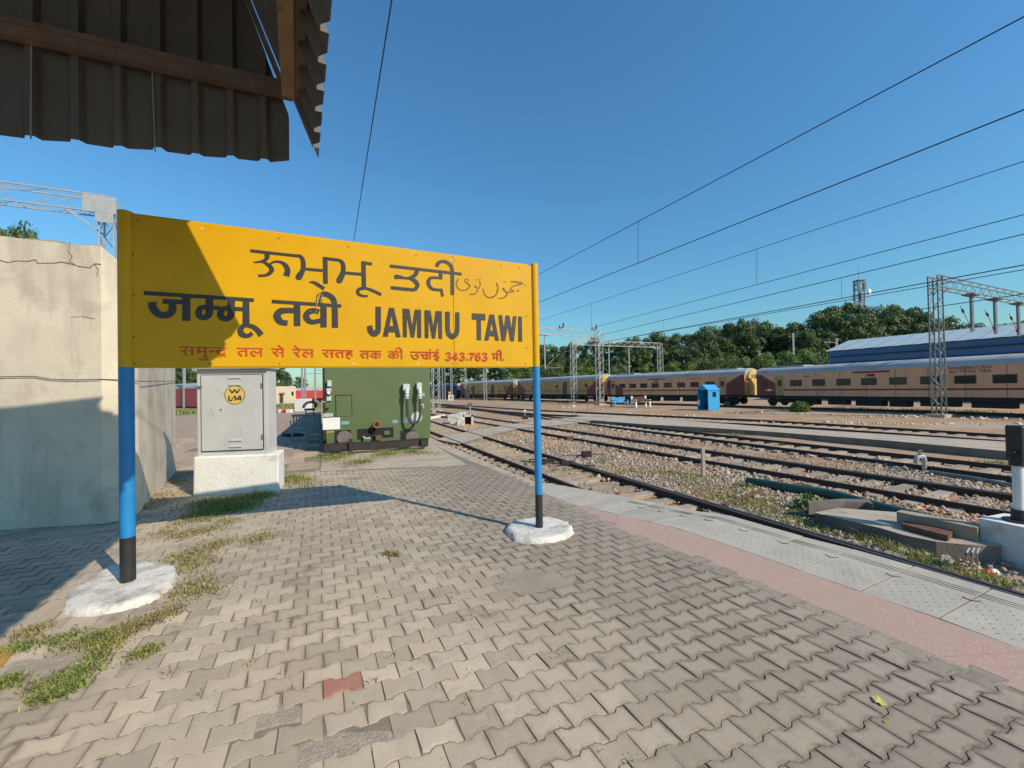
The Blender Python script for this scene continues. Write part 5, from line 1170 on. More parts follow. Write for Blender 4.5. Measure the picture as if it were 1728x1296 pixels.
        on('class_plate', lx(win_px[3]) - .1, lx(win_px[3]) + .45, 2.85 * k, 3.08 * k, M['stripe'], .02)
    if style == 'luggage':
        for x_ in (L * .26, L * .62):
            for dx in (0, 1.25): on('door', x_ + dx, x_ + dx + 1.1, zs + .05, 3.15 * k, M['coach_cream'] if dx else M['brown_paint'], .03)
        for i in range(8):
            xc = 3.6 + i * (L - 7.2) / 7
            on('shutter_window', xc - .35, xc + .35, 2.2 * k, 2.75 * k, M['brown_paint'] if i % 3 else M['coach_cream'], .022)
    if style == 'wagon':
        m_ = MB()
        for _x in np.arange(.6, L - .4, 1.2): m_.box((_x, Y(-.03), (zs + ze) / 2), (.1, .08, ze - zs - .1), M['wagon_blue'])
        m_.obj('rib', root)
    return root, L, k, Y
A_, LA, kA, YA = coach_side(1272, 45.4, 2090, 20.7, 'ac', 'nearest pink air conditioned coach with dark windows and a red stripe, at the right edge', 1, win_px=(1343, 1381, 1423, 1466, 1515, 1569, 1628.5, 1695.5, 1772, 1860), door_px=(1309, 1985), corner_px=(1286, 2040))
pr_ = lambda s, x, z, size, m, o, sq=1.0: text('lettering', s, o, (x, YA(-.02), z), (1, 0, 0), (0, 0, 1), size, m, squash=sq)
XT = float((((1637 - 864) / FPX) * A_.location[1] - A_.location[0]) / (math.cos(A_.rotation_euler[2]) - ((1637 - 864) / FPX) * math.sin(A_.rotation_euler[2])))
pr_('AC TWO TIER', XT, 2.92, .30, M['purple'], A_, 1.15); pr_('\u0935\u093e\u0924\u093e\u0928\u0941\u0915\u0942\u093f\u0932\u0924 2 \u093f\u091f\u092f\u0930', XT, 3.2, .26, M['purple'], A_, 1.2)
pr_('190603', 5.6, 2.98, .22, M['purple'], A_)
m_ = MB(); 
for dx in (-.42, .42): m_.add([(1.75 + dx * .1, YA(-.02), 1.60), (1.75 + dx, YA(-.02), 1.72), (1.75 + dx * .9, YA(-.02), 1.78), (1.75 + dx * .2, YA(-.02), 1.74)], [(0, 1, 2, 3)], M['white'])
m_.disc((1.75, YA(-.021), 1.74), (0, -YA(1), 0), .12, M['white'], 12); m_.obj('white_emblem', A_)
B_, LB, kB, YB = coach_side(1022, 64, 1262, 46.6, 'ac', 'second pink coach behind the blue booth, red corner at its right end', 2, 4.3, win_px=(1050, 1067.7, 1086, 1105.6, 1126.5, 1149, 1172, 1198), door_px=(1031, 1213), corner_px=(1024.5, 1235))
text('lettering', 'AC TWO TIER', B_, (LB - 6.6, YB(-.02), 3.15), (1, 0, 0), (0, 0, 1), .28, M['purple'], squash=1.2)
coach_side(872, 88, 1014, 65.2, 'luggage', 'yellow cream coach just right of the blue sign post, behind two lattice masts', 3, 4.5)
coach_side(776, 108, 868, 89.5, 'luggage', 'farthest yellow cream coach, left of the sign post beneath the board', 4, 4.5)
coach_side(716, 128, 772, 110, 'wagon', 'dark blue wagon at the far left end of the parked train', 5, 4.3)

# ------------------------------------------------------------------ overhead line portals
def lattice(mb, p0, p1, w, m, step=None, leg=.06, br=.035, side=(1, 0, 0), w2=None):
    p0 = np.array(p0, float); p1 = np.array(p1, float); d_ = p1 - p0; L = np.linalg.norm(d_); d_ /= L
    a = np.array(side, float); a -= d_ * (a @ d_); a /= np.linalg.norm(a); b_ = np.cross(d_, a); w2 = w2 or w
    C4 = [a * sx * w / 2 + b_ * sy * w2 / 2 for sx, sy in ((-1, -1), (1, -1), (1, 1), (-1, 1))]
    for c_ in C4: mb.bar(p0 + c_, p1 + c_, leg, leg, m, up=a if abs(d_[2]) > .5 else (0, 0, 1))
    step = step or w * 1.1; n = max(2, int(L / step))
    for f in range(4):
        ca, cb = C4[f], C4[(f + 1) % 4]
        for k in range(n):
            t0, t1 = k / n * L, (k + 1) / n * L
            q0 = p0 + d_ * t0 + (ca if k % 2 == 0 else cb) * .99; q1 = p0 + d_ * t1 + (cb if k % 2 == 0 else ca) * .99
            mb.bar(q0, q1, br, br * .5, m, up=b_ + a * .3)
def drop_arm(root, o, p, L_, m, cant=1):
    m_ = MB(); m_.bar(np.array(p) - o, np.array(p) - o - UPV * L_, .16, .16, m); m_.box(np.array(p) - o - UPV * .05, (1.3, .7, .1), m, rz=math.atan2(CR[1], CR[0]))
    a = m_.obj('drop_post', root)
    m_ = MB(); b0 = np.array(p) - o - UPV * (L_ - .15); q = b0 + CR * (-2.0 * cant) + UPV * 1.7
    m_.tube([b0, q], .03, M['galv'], 6); m_.tube([b0 - UPV * .1, b0 - CR * 2.2 * cant - UPV * .0], .022, M['galv'], 6)
    for t in (.18, .8): c_ = b0 * (1 - t) + q * t; m_.tube([c_ - (q - b0) * .06, c_ + (q - b0) * .06], .075, M['insul'], 8)
    m_.obj('cantilever', a)
def portal(base, top_z, boom_dir, boom_len, label, mast_w=.55, boom_h=.75, far_mast=True, drops=(), zb=ZG, m=None, mast_w2=None, near_mast=True, insul=(), leg=.085):
    m = m or M['galv_dark']; o = np.array([base[0], base[1], zb]); root = tag(empty('overhead_line_portal', o), label, 'overhead line portal')
    bd = np.array(boom_dir)
    ends = [0] + ([boom_len] if far_mast else [])
    for q in ends:
        if q == 0 and not near_mast: continue
        mb = MB(); lattice(mb, bd * q, bd * q + UPV * (top_z - zb), mast_w, m, step=.7, leg=leg, br=leg * .55, side=bd, w2=mast_w2)
        mb.box(bd * q + UPV * .02, (mast_w + .5, (mast_w2 or mast_w) + .5, .3), M['concrete'], rz=math.atan2(bd[1], bd[0]))
        mb.obj('mast', root)
    mb = MB(); z = top_z - zb - boom_h / 2
    lattice(mb, bd * (-.1) + UPV * z, bd * (boom_len + .1) + UPV * z, boom_h, m, step=.8, leg=leg * .9, br=leg * .45, side=(0, 0, 1), w2=.55)
    mb.obj('boom', root)
    for q in ends:
        mb = MB(); s = 1 if q == 0 else -1
        for sy in (-.25, .25): mb.bar(bd * (q + s * .25) + CC * sy + UPV * (z - 1.0), bd * (q + s * 1.1) + CC * sy + UPV * (z - boom_h / 2), .06, .06, m)
        mb.obj('knee_brace', root)
    for q, L_, c_ in drops: drop_arm(root, o, o + bd * q + UPV * (z - boom_h / 2), L_, m, c_)
    mb = MB()
    for q in insul:
        p = bd * q + UPV * (z + boom_h / 2); mb.bar(p, p + CC * -.2 + UPV * .25, .08, .08, M['insul']); mb.tube([p - CC * .5 + UPV * .2, p - CC * .5 + UPV * .75], [.11, .09], M['insul'], 7); mb.tube([p + CC * .5 + UPV * .05, p + CC * .5 + UPV * .5], [.11, .09], M['insul'], 7); mb.bar(p - CC * .6 + UPV * .2, p + CC * .6 + UPV * .05, .1, .1, M['insul'])
    if insul: mb.obj('insulator', root)
    return root
b1 = G(1585, 703, ZG); portal(b1, D(1585, 466, b1[1])[2], CR, 34, 'tall lattice portal at the right, its boom running off the right edge above the shed', .76, .8, True, drops=((6.0, 2.9, 1), (10.5, 2.9, 1), (15.5, 2.9, 1), (20.5, 2.9, 1)), m=M['galv_dark'], mast_w2=.5, leg=.07)
b2 = G(1013, 683, ZG); portal(b2, D(1013, 558, b2[1])[2], -CR, 24, 'lattice portal right of the sign post with dark insulators along its leftward boom', .75, .9, True, drops=((9.0, 4.6, -1), (15.5, 4.6, -1)), m=M['galv'], insul=(.8, 6.3, 11.5), leg=.06)
b3 = G(969, 679.5, ZG); portal(b3, D(969, 573, b3[1])[2], CR, 19.5, 'second lattice portal behind, its boom running right in front of the dark trees', .7, .85, True, drops=((7.5, 5.0, 1), (12.0, 5.0, 1)), m=M['galv'], leg=.06)
cl = D(184, 336, 15.5); portal(np.array([cl[0], cl[1]]), cl[2], -CR, 26, 'grey lattice portal above the plastered wall in the top left', .42, .62, True, drops=(), zb=0.0, m=M['galv'], leg=.05)
mb = MB(); q = np.array([cl[0], cl[1], cl[2] - .36]); mb.box(q - CR * .15 - CC * .33, (.95, .03, .62), M['galv'], rz=math.atan2(CR[1], CR[0])); mb.box(q - CR * .02 - CC * .33 - UPV * .48, (.52, .03, .36), M['galv'], rz=math.atan2(CR[1], CR[0]))
gp = mb.obj('gusset_plate'); gp.parent = [o for o in col.objects if o.name.startswith('overhead_line_portal')][-1]; gp.location = tuple(-np.array(gp.parent.location))
# further masts with brackets beyond
def mast_simple(px, ytop, d, label, cant=0, w=.28, zb=ZG):
    c_ = D(px, 655, d); h = D(px, ytop, d)[2]
    root = tag(empty('overhead_line_mast', (c_[0], c_[1], zb)), label, 'mast', 'slender overhead line masts beyond the coaches')
    mb = MB(); H_ = h - zb
    for sx in (-w / 2, w / 2): mb.bar((sx, 0, 0), (sx, 0, H_), .07, .12, M['galv'])
    n = int(H_ / .6)
    for k in range(n): mb.bar(((-1) ** k * w / 2, 0, H_ * k / n), (-(-1) ** k * w / 2, 0, H_ * (k + 1) / n), .05, .03, M['galv'], up=(0, 1, 0))
    mb.obj('mast', root)
    if cant:
        mb = MB(); mb.tube([(0, 0, H_ * .7), (cant * 2.6, 0, H_ * .95)], .05, M['galv'], 5); mb.tube([(0, 0, H_ * .93), (cant * 2.6, 0, H_ * .95)], .04, M['galv'], 5); mb.obj('bracket', root)
    return root
for (px, yt, d_, c_, w_, lb) in ((749, 545, 75, 1, .5, 'pale mast between the green coach and the dark blue wagon'), (762, 560, 88, 1, .3, 'mast right beside the blue wagon roof, second from the green coach'), (819, 555, 70, -1, .45, 'mast in front of the farthest cream coach below the lettering'), (786, 560, 105, 1, .3, 'slim mast behind the far end of the cream coach'), (947, 622, 150, -1, .3, 'short mast above the cream coach roof near the blue sign post'),
                              (1033, 612, 140, 1, .3, 'mast just right of the portal above the pink coach roof'), (1090, 616, 135, 1, .3, 'mast with bracket above the middle of the second pink coach'), (1112, 608, 135, -1, .3, 'mast right of the bracketed one over the second pink coach'), (1250, 605, 120, 1, .3, 'mast with bracket over the gangway between the pink coaches'), (1283, 592, 110, 1, .3, 'taller bracketed mast right of the coach gangway'), (1341, 562, 95, 0, .25, 'slim white pole left of the blue shed'), (1414, 572, 85, -1, .3, 'mast at the left gable of the blue shed')):
    mast_simple(px, yt, d_, lb, c_, w_)

# ------------------------------------------------------------------ overhead wires
def wire(pa, za, pb, zb_, label, r=.011, sag=0.0, ext=(0, 0)):
    a, b_ = G(*pa, za), G(*pb, zb_); d_ = b_ - a; a = a - d_ * ext[0]; b_ = b_ + d_ * ext[1]
    n = 14; P = [a * (1 - t) + b_ * t - UPV * sag * 4 * t * (1 - t) for t in np.linspace(0, 1, n)]
    m_ = MB(); m_.tube(P, r, M['wire'], 5, smooth=False); o = m_.obj('overhead_wire'); tag(o, label, 'overhead wire'); return o, P
ZC, ZM = 4.7, 6.0
def pair(w1, w2, drops, l1, l2, r=.009):
    o1, P1 = wire(*w1[0], *w1[1], l1, r, .0, (.25, .0)); o2, P2 = wire(*w2[0], *w2[1], l2, r, .0, (.25, .0))
    for px in drops:
        f = lambda w: w[0][0][1] + (w[1][0][1] - w[0][0][1]) * (px - w[0][0][0]) / (w[1][0][0] - w[0][0][0])
        a = G(px, f(w1), w1[0][1]); b_ = G(px, f(w2), w2[0][1])
        m_ = MB(); q = np.array([a[0], a[1], a[2]]); m_.tube([a, np.array([b_[0] * .0 + a[0], a[1], b_[2]]) * .0 + b_], .006, M['wire'], 4); o = m_.obj('dropper', o1)
pair((((1728, 28), ZM), ((905, 465), ZM)), (((1728, 185), ZC), ((905, 512), ZC)), (1077,), 'uppermost catenary wire crossing the blue sky at the right', 'second catenary wire from the top, thicker contact wire')
pair((((1728, 272), ZM), ((910, 541), ZM)), (((1728, 362), ZC), ((1000, 553), ZC)), (1277, 998), 'third overhead wire from the top crossing the sky', 'fourth overhead wire from the top crossing the sky')
pair((((1728, 395), ZM), ((1012, 566), ZM)), (((1728, 447), ZC), ((1020, 577), ZC)), (1420, 1120), 'fifth overhead wire, passing over the tree tops', 'lowest of the overhead wires above the lattice portal', .016)
wire((661, 0), 6.0, (597, 405), 6.0, 'single steep wire running up beside the shelter roof over the bay', .009, 0, (.6, 12))
wire((1728, 455), ZC, (1030, 575), ZC, 'thin wire just below the lowest catenary wire', .012, 0, (.2, .2))
wire((1728, 496), 4.2, (1190, 575), 4.2, 'thin wire behind the right lattice mast', .014, 0, (.2, .3))

# ------------------------------------------------------------------ blue booth and yard furniture
bt = G(1196, 691.5, ZG); booth = tag(empty('signal_booth', bt, -1.22), 'small bright blue sheet metal booth with a pitched roof in front of the pink coach', 'booth')
W_, Dp, Hh = 1.35, 1.5, 2.05; m_ = MB(); t = .04
m_.box((W_ / 2, 0, Hh / 2), (t, Dp, Hh), M['booth_blue']); m_.box((-W_ / 2, 0, Hh / 2), (t, Dp, Hh), M['booth_blue']); m_.box((0, Dp / 2, Hh / 2), (W_, t, Hh), M['booth_inside'])
m_.box((0, 0, .04), (W_ - .05, Dp - .05, .06), M['booth_inside'])
m_.add([(-W_ / 2, -Dp / 2, Hh), (W_ / 2, -Dp / 2, Hh), (0, -Dp / 2, Hh + .5), (-W_ / 2, Dp / 2, Hh), (W_ / 2, Dp / 2, Hh), (0, Dp / 2, Hh + .5)], [(0, 1, 2), (3, 5, 4)], M['booth_blue'])
m_.obj('walls', booth).rotation_euler = (0, 0, 0)
m_ = MB()
for s in (-1, 1): m_.bar((s * (W_ / 2 + .08), 0, Hh - .04), (0, 0, Hh + .52), Dp + .16, .03, M['booth_blue'], up=(0, 0, 1))
m_.obj('roof', booth)
m_ = MB(); m_.box((W_ / 2 + .012, .06, 1.58), (.03, .46, .5), M['glass']); m_.obj('window', booth)
m_ = MB(); m_.box((W_ / 2 + .012, .06, 1.58), (.025, .54, .58), M['booth_blue']); m_.obj('window_frame', booth)
m_ = MB(); m_.box((-W_ / 2 + .15, -Dp / 2 - .01, .75), (.26, .03, .55), M['white']); m_.obj('white_notice', booth)
m_ = MB(); m_.box((-.2, .2, .45), (.6, .5, .06), M['under']); m_.box((-.2, .2, .22), (.5, .4, .4), M['under']); m_.obj('seat', booth)
# relay box beside it
rb = G(1231, 684.5, ZG); m_ = MB(); m_.box((0, 0, .5), (1.1, .7, .9), M['galv_dark']); m_.box((.18, -.36, .45), (.5, .03, .7), M['dark_gap'])
tag(m_.obj('relay_box', None, rb, bevel=.03), 'grey relay box on the ground right of the blue booth', 'box')
# benches
def bench(px, py, label, mt, ms, rz=.45, sc=1.3):
    o = G(px, py, ZG); root = tag(empty('park_bench', o, rz), label, 'bench'); root.scale = (sc, sc, sc)
    for k in range(3): m_ = MB(); m_.box((0, -.2 + k * .17, .45), (1.8, .14, .05), mt); m_.obj('seat_slat', root)
    for k in range(3): m_ = MB(); m_.box((0, .26 + k * .02, .58 + k * .16), (1.8, .04, .13), mt); m_.obj('back_slat', root)
    for sx in (-1, 1):
        m_ = MB(); m_.bar((sx * .86, -.28, 0), (sx * .84, -.2, .5), .12, .14, ms); m_.bar((sx * .86, .3, 0), (sx * .84, .34, 1.05), .12, .16, ms); m_.box((sx * .85, .03, .42), (.1, .6, .08), ms); m_.box((sx * .85, -.02, .68), (.1, .6, .07), ms); m_.obj('bench_end', root)
bench(1082, 687, 'brown slatted bench with white ends facing away on the earth between the tracks', M['brown_paint'], M['white'])
bench(1046, 686, 'blue bench beside the lattice mast, left of the brown bench', M['booth_blue'], M['galv_dark'], .4, 1.2)
m_ = MB()
for x in (-.55, .55): m_.box((x, 0, .38), (.05, .05, .76), M['galv_dark'])
m_.box((0, 0, .78), (1.5, .3, .04), M['galv_dark']); o = m_.obj('metal_stand', None, G(998, 690, ZG)); o.rotation_euler = (0, 0, .4); tag(o, 'low thin metal stand left of the blue bench', 'stand')
# point indicator lever lamps
def point_lamp(px, py, label, h=.75):
    o = G(px, py, ZG); root = tag(empty('point_indicator', o), label, 'point indicator', 'small point indicators beside the rails')
    m_ = MB(); m_.box((0, 0, .1), (.5, .4, .18), M['under']); m_.tube([(0, 0, .1), (0, 0, h)], .035, M['galv'], 6); m_.obj('stand', root)
    m_ = MB(); m_.box((0, 0, h + .05), (.2, .08, .16), M['white']); m_.obj('marker', root)
point_lamp(969, 704, 'small white topped point indicator standing by the foot crossing', .9)
point_lamp(886, 706, 'low point indicator just left of the blue sign post', .6)
# low stub post in the ballast
sp = G(1187, 804, ZG); m_ = MB(); hpost = D(1187, 756, sp[1])[2] - ZG
m_.box((0, 0, hpost / 2), (.085, .085, hpost), M['concrete']); tag(m_.obj('stub_post', None, sp, bevel=.008), 'short square concrete post standing in the ballast beside the second track', 'post')
# point motor rodding near the first track
for px, py, lb in ((990, 772, 'dark switch box beside the check rail in the ballast'), (962, 744, 'rusty switch rod crank in the ballast near the sign post')):
    o = G(px, py, ZG); m_ = MB(); m_.box((0, 0, .12), (.34, .26, .2), M['rust'] if px < 980 else M['under']); m_.bar((-.9, .1, .08), (-.15, 0, .1), .04, .03, M['rust']); m_.bar((.15, 0, .1), (.7, -.05, .1), .04, .03, M['rust'])
    tag(m_.obj('switch_box', None, o, bevel=.01), lb, 'switch box')
o = G(925, 785, ZG); m_ = MB()
m_.bar((-.9, .2, .12), (1.4, -.8, .1), .05, .04, M['rust']); m_.bar((-.6, .6, .1), (.9, .0, .1), .04, .03, M['under']); m_.box((.55, -.35, .1), (.3, .22, .16), M['under']); m_.box((-.1, .25, .1), (.55, .18, .12), M['under'])
for k in range(6): m_.tube([(-.6 + k * .25, .1 - k * .1, .05), (-.6 + k * .25, .1 - k * .1, .16)], .025, M['under'], 5)
tag(m_.obj('point_rodding', None, o), 'rusty point rodding lying across the nearest track behind the sign post', 'rodding')
# thin red rod lying across the weeds
a, b_ = G(1222, 851, ZG + .06), G(1290, 827, ZG + .10); m_ = MB(); m_.bar(a, b_, .05, .03, M['rust']); tag(m_.obj('iron_bar'), 'rusty red flat bar lying across the weeds by the nearest rail', 'bar')
# green pipe
P = [G(1262, 812, ZG + .06), G(1330, 823, ZG + .10), G(1400, 834, ZG + .11), G(1480, 855, ZG + .10), G(1580, 880, ZG + .07), G(1700, 907, ZG + .03)]
m_ = MB(); m_.tube(catmull(P, 5), .105, M['pipe_green'], 14); tag(m_.obj('green_pipe'), 'thick dark green pipe lying on the ballast behind the concrete plinth', 'pipe')
# broken plinth with slabs
def slabp(name, px, zt_, m, label, cat, zb_=ZG - .05, bev=.015, mt=None):
    P = [G(*p, zt_)[:2] for p in px]; m_ = MB(); m_.prism([tuple(q) for q in P], zb_, zt_, m, mt); return tag(m_.obj(name, bevel=bev), label, cat)
slabp('concrete_plinth', [(1374, 865), (1414, 857), (1510, 864), (1690, 888), (1690, 922), (1640, 920), (1580, 914), (1526, 903), (1486, 891), (1430, 878)], ZG + .22, M['slab_edge'], 'long low concrete plinth beside the nearest rail at the right', 'plinth', mt=M['concrete'])
slabp('stone_slab', [(1363, 845), (1423, 841.5), (1466, 842.5), (1474, 851), (1462, 847), (1425, 846), (1364, 848.5)], ZG + .32, M['dark_stone'], 'grey broken stone slab across the green pipe', 'slab', ZG + .10)
slabp('tan_kerb_block', [(1512, 863), (1521, 860.5), (1653, 883), (1650, 891)], ZG + .42, M['tan_block'], 'long tan concrete kerb block lying along the back of the plinth', 'block', ZG + .2)
slabp('rusty_channel', [(1521, 883.5), (1527.5, 879), (1611, 894), (1600, 904)], ZG + .31, M['rust'], 'rusty iron channel lying in front of the tan block', 'channel', ZG + .235)
# signal base and dwarf signal
sb_ = [G(*p, ZG + .62)[:2] for p in ((1655, 880), (1697, 868), (1860, 880), (1900, 925), (1760, 905))]
sgb = MB(); q = [G(*p, -.42)[:2] for p in ((1651, 874), (1694, 866), (1850, 885), (1850, 915))]
sgb.prism([tuple(p) for p in q], ZG - .05, -.42, M['lime']); sgo = sgb.obj('concrete_base', bevel=.02)
so = G(1721, 880, -.42); sig = tag(empty('shunt_signal', so), 'short white signal post with black lamp head on whitewashed base, at right edge', 'signal')
sgo.parent = sig; sgo.location = tuple(-so)
ht = D(1721, 783, so[1])[2] + .42; hb = D(1721, 862, so[1])[2] + .42; hh = D(1712, 717, so[1])[2] + .42
m_ = MB(); m_.tube([(0, 0, 0), (0, 0, hb + .02)], .085, M['black'], 16); m_.obj('post_foot', sig)
m_ = MB(); m_.tube([(0, 0, hb), (0, 0, ht)], .06, M['white'], 18); m_.obj('post', sig)
m_ = MB(); m_.tube([(0, 0, 0.0), (0, 0, .025)], .17, M['black'], 16); m_.obj('base_flange', sig)
m_ = MB(); m_.box((.045, 0, (ht + hh) / 2 + .02), (.21, .2, hh - ht - .06), M['black']); m_.tube([(0, 0, ht - .02), (0, 0, ht + .1)], .09, M['black'], 14); m_.box((-.09, -.02, ht + .17), (.07, .08, .05), M['black'])
hd = m_.obj('lamp_head', sig, bevel=.02)
m_ = MB()
for z in (.28, .5, .72): m_.disc((.045, -.105, ht + (hh - ht) * z), (0, -1, 0), .05, M['glass'], 14, .02)
m_.obj('lens', hd)
# hydrant between the third track rails
ho = G(1556, 795, ZG); hy = tag(empty('water_hydrant', ho), 'grey water hydrant valve standing between the second and third tracks', 'hydrant'); hy.scale = (.72,) * 3
m_ = MB(); m_.tube([(.10, 0, 0), (.10, 0, .45)], .075, M['galv'], 10); m_.tube(catmull([(.10, 0, .4), (.06, 0, .55), (-.08, 0, .58), (-.2, 0, .5), (-.22, 0, .3)], 5), .085, M['galv'], 10); m_.obj('pipe', hy)
m_ = MB(); m_.tube([(-.05, 0, .5), (-.05, 0, .72)], .08, M['galv'], 10); m_.tube([(-.05, 0, .72), (-.05, 0, .86)], .02, M['galv_dark'], 6); m_.tube([(-.14, 0, .80), (.04, 0, .80)], .02, M['galv_dark'], 6); m_.obj('valve', hy)
a, b_ = G(1570, 797, ZG + .05), G(1720, 822, ZG + .05); m_ = MB(); m_.tube([a, (a + b_) / 2 + UPV * .02, b_], .06, M['galv_dark'], 8); tag(m_.obj('water_pipe'), 'thin grey pipe running right from the hydrant', 'pipe')
# litter
def litter(px, z, m, label, name, cat):
    P = [G(*p, z) for p in px]; m_ = MB(); c_ = sum(P) / len(P); rr = random.Random(1)
    V = [p - c_ + UPV * rr.uniform(.002, .012) for p in P]; m_.add(V + [v - UPV * .0015 for v in V], [tuple(range(len(V))), tuple(range(2 * len(V) - 1, len(V) - 1, -1))], m)
    tag(m_.obj(name, None, c_), label, cat)
litter([(1470, 1176), (1482, 1177), (1499, 1193), (1488, 1192), (1484, 1188), (1478, 1187)], .006, M['litter'], 'crumpled yellow paper scrap on the dark paving at lower right', 'paper_scrap', 'litter')
litter([(1490, 1217), (1505, 1216), (1498, 1219), (1498, 1223)], .006, M['disc_yellow'], 'tiny torn yellow wrapper below the paper scrap', 'torn_wrapper', 'litter')
litter([(1505, 933), (1522, 938), (1520, 942), (1504, 938)], ZG + .03, M['litter'], 'yellow scrap by the foot of the concrete plinth', 'paper_scrap', 'litter')
co = G(1670, 967, ZG + .05); m_ = MB(); m_.tube([(-.06, 0, 0), (.03, .01, 0)], .045, M['red'], 12); m_.tube([(.03, .01, 0), (.10, .02, .0)], .045, M['white'], 12); tag(m_.obj('crushed_cup', None, co), 'red and white crushed cup below the signal base', 'litter')
m_ = MB()
for k in range(3): m_.tube(catmull([G(1632 + k * 9, 946 + k * 4, ZG + .05), G(1630 + k * 9, 935, ZG + .32), G(1636 + k * 8, 925, ZG + .3)], 4), .012, M['galv'], 5)
tag(m_.obj('cable_ends'), 'bent grey cable ends sticking up beside the signal base', 'cable')
# old yellow painted block cut by the left edge
P = [G(-60, 1125)[:2], G(-40, 1085)[:2], G(24, 1100)[:2], G(2, 1128)[:2]]; m_ = MB(); m_.prism([tuple(p) for p in P], -.02, .012, M['block_yellow']); tag(m_.obj('yellow_block', bevel=.006), 'flaking yellow painted block cut off by the left edge', 'block')
# white box cluster left of the crossing
for px, py, w, h, lb in ((769, 716, .75, .75, 'white concrete cube, front one of the cluster by the crossing'), (778, 718, .5, .6, 'small white concrete box with dark side, second of the cluster'), (761, 710, .45, .5, 'leftmost white cube of the cluster by the crossing'), (780, 706, .55, .55, 'white cube standing behind the cluster')):
    o = G(px, py, ZG); m_ = MB(); m_.box((0, 0, h / 2), (w, w, h), M['whitewash']); tag(m_.obj('white_cube', None, o, bevel=.02), lb, 'concrete block')
o = G(790, 717, ZG); m_ = MB()
for x in (-.3, .3): m_.box((x, 0, .35), (.1, .5, .7), M['whitewash'])
m_.box((0, 0, .65), (.7, .5, .1), M['whitewash']); m_.box((0, .2, .3), (.5, .05, .6), M['dark_gap']); m_.tube([(.15, 0, .7), (.15, 0, 1.5)], .05, M['galv'], 6); m_.box((.15, 0, 1.5), (.35, .12, .2), M['galv_dark']); tag(m_.obj('open_box', None, o), 'open white box with a short pipe, rightmost of the cluster', 'box')
a, b_ = G(722, 706, ZG + .1), G(749, 701, ZG + .1); m_ = MB(); m_.bar(a, b_, .22, .2, M['white']); tag(m_.obj('white_kerb'), 'long white painted kerb stone lying by the green coach', 'kerb')
# small far signals
def far_signal(px, yb, yt, label, m, head=None):
    o = G(px, yb, ZG); h = D(px, yt, o[1])[2] - ZG; root = tag(empty('yard_signal', o), label, 'signal'); mb = MB(); mb.tube([(0, 0, 0), (0, 0, h)], .14, m, 8); mb.obj('post', root)
    mb = MB(); mb.box((.12, 0, h), (.55, .3, .6), head or M['white']); mb.obj('head', root)
far_signal(741, 671, 652, 'slim white signal post in front of the dark blue wagon', M['white'])
far_signal(758, 674, 663, 'small yellow topped signal between the masts', M['under'], M['disc_yellow'])
o = G(761, 676, ZG); m_ = MB(); m_.box((0, 0, .7), (1.2, .3, 1.4), M['white']); m_.box((0, -.16, .7), (.4, .02, .5), M['ink']); tag(m_.obj('white_marker', None, o), 'white square marker board beside the small yellow signal', 'marker')

# ------------------------------------------------------------------ blue shed
sA = D(1400, 594, 62); sB = sA + np.array([.42, -.9, 0]) * 34; sw = np.array([.9, .42, 0]) * 12
zt_ = D(1400, 592, 62)[2]; zr = D(1415, 575, 65)[2]
shed = tag(empty('blue_shed', (*sA[:2], ZG)), 'long blue sheet metal shed with a pale roof behind the pink coach', 'shed'); o = np.array([*sA[:2], ZG])
def shp(name, V, m, thick=None): mb = MB(); mb.add([np.array(v) - o for v in V], [tuple(range(len(V)))], m); return mb.obj(name, shed)
a, b_, c_, d_ = sA[:2], sB[:2], (sB + sw)[:2], (sA + sw)[:2]
mb = MB(); mb.prism([tuple(np.array(p) - o[:2]) for p in (a, b_, c_, d_)], 0, zt_ - ZG - .02, M['shed_blue']); mb.obj('wall', shed)
ex = (b_ - a) / np.linalg.norm(b_ - a); wx = (d_ - a) / np.linalg.norm(d_ - a)
for z in (zt_ - .95, zt_ - 1.9):
    mb = MB(); p0_ = np.array([*(a - wx * .25 - o[:2]), z - ZG]); mb.bar(p0_, p0_ + np.array([*(ex * 34), 0]), .5, .08, M['under']); mb.obj('dark_ledge', shed)
mb = MB(); ov = .6; rz_ = zr - ZG; za = zt_ - ZG
e0 = np.array([*(a - wx * ov - ex * .3 - o[:2]), za - .08]); e1 = np.array([*(b_ - wx * ov - o[:2]), za - .08])
k0 = np.array([*((a + d_) / 2 - ex * .3 - o[:2]), rz_]); k1 = np.array([*((b_ + c_) / 2 - o[:2]), rz_]); f0 = np.array([*(d_ + wx * ov - ex * .3 - o[:2]), za - .08]); f1 = np.array([*(c_ + wx * ov - o[:2]), za - .08])
NS = 34
for i in range(NS):
    s0, s1 = i / NS, (i + 1) / NS; lift = .025 * (i % 2)
    mb.add([e0 * (1 - s0) + e1 * s0 + UPV * lift, e0 * (1 - s1) + e1 * s1 + UPV * lift, k0 * (1 - s1) + k1 * s1 + UPV * lift, k0 * (1 - s0) + k1 * s0 + UPV * lift], [(0, 1, 2, 3)], M['shed_roof'])
mb.add([k0, k1, f1, f0], [(0, 1, 2, 3)], M['shed_roof']); mb.obj('roof', shed)
mb = MB(); mb.add([np.array([*(a - o[:2]), za - .02]), np.array([*(d_ - o[:2]), za - .02]), k0 - UPV * .05 + np.array([*(ex * .3), 0])], [(0, 2, 1)], M['shed_blue']); mb.obj('gable', shed)

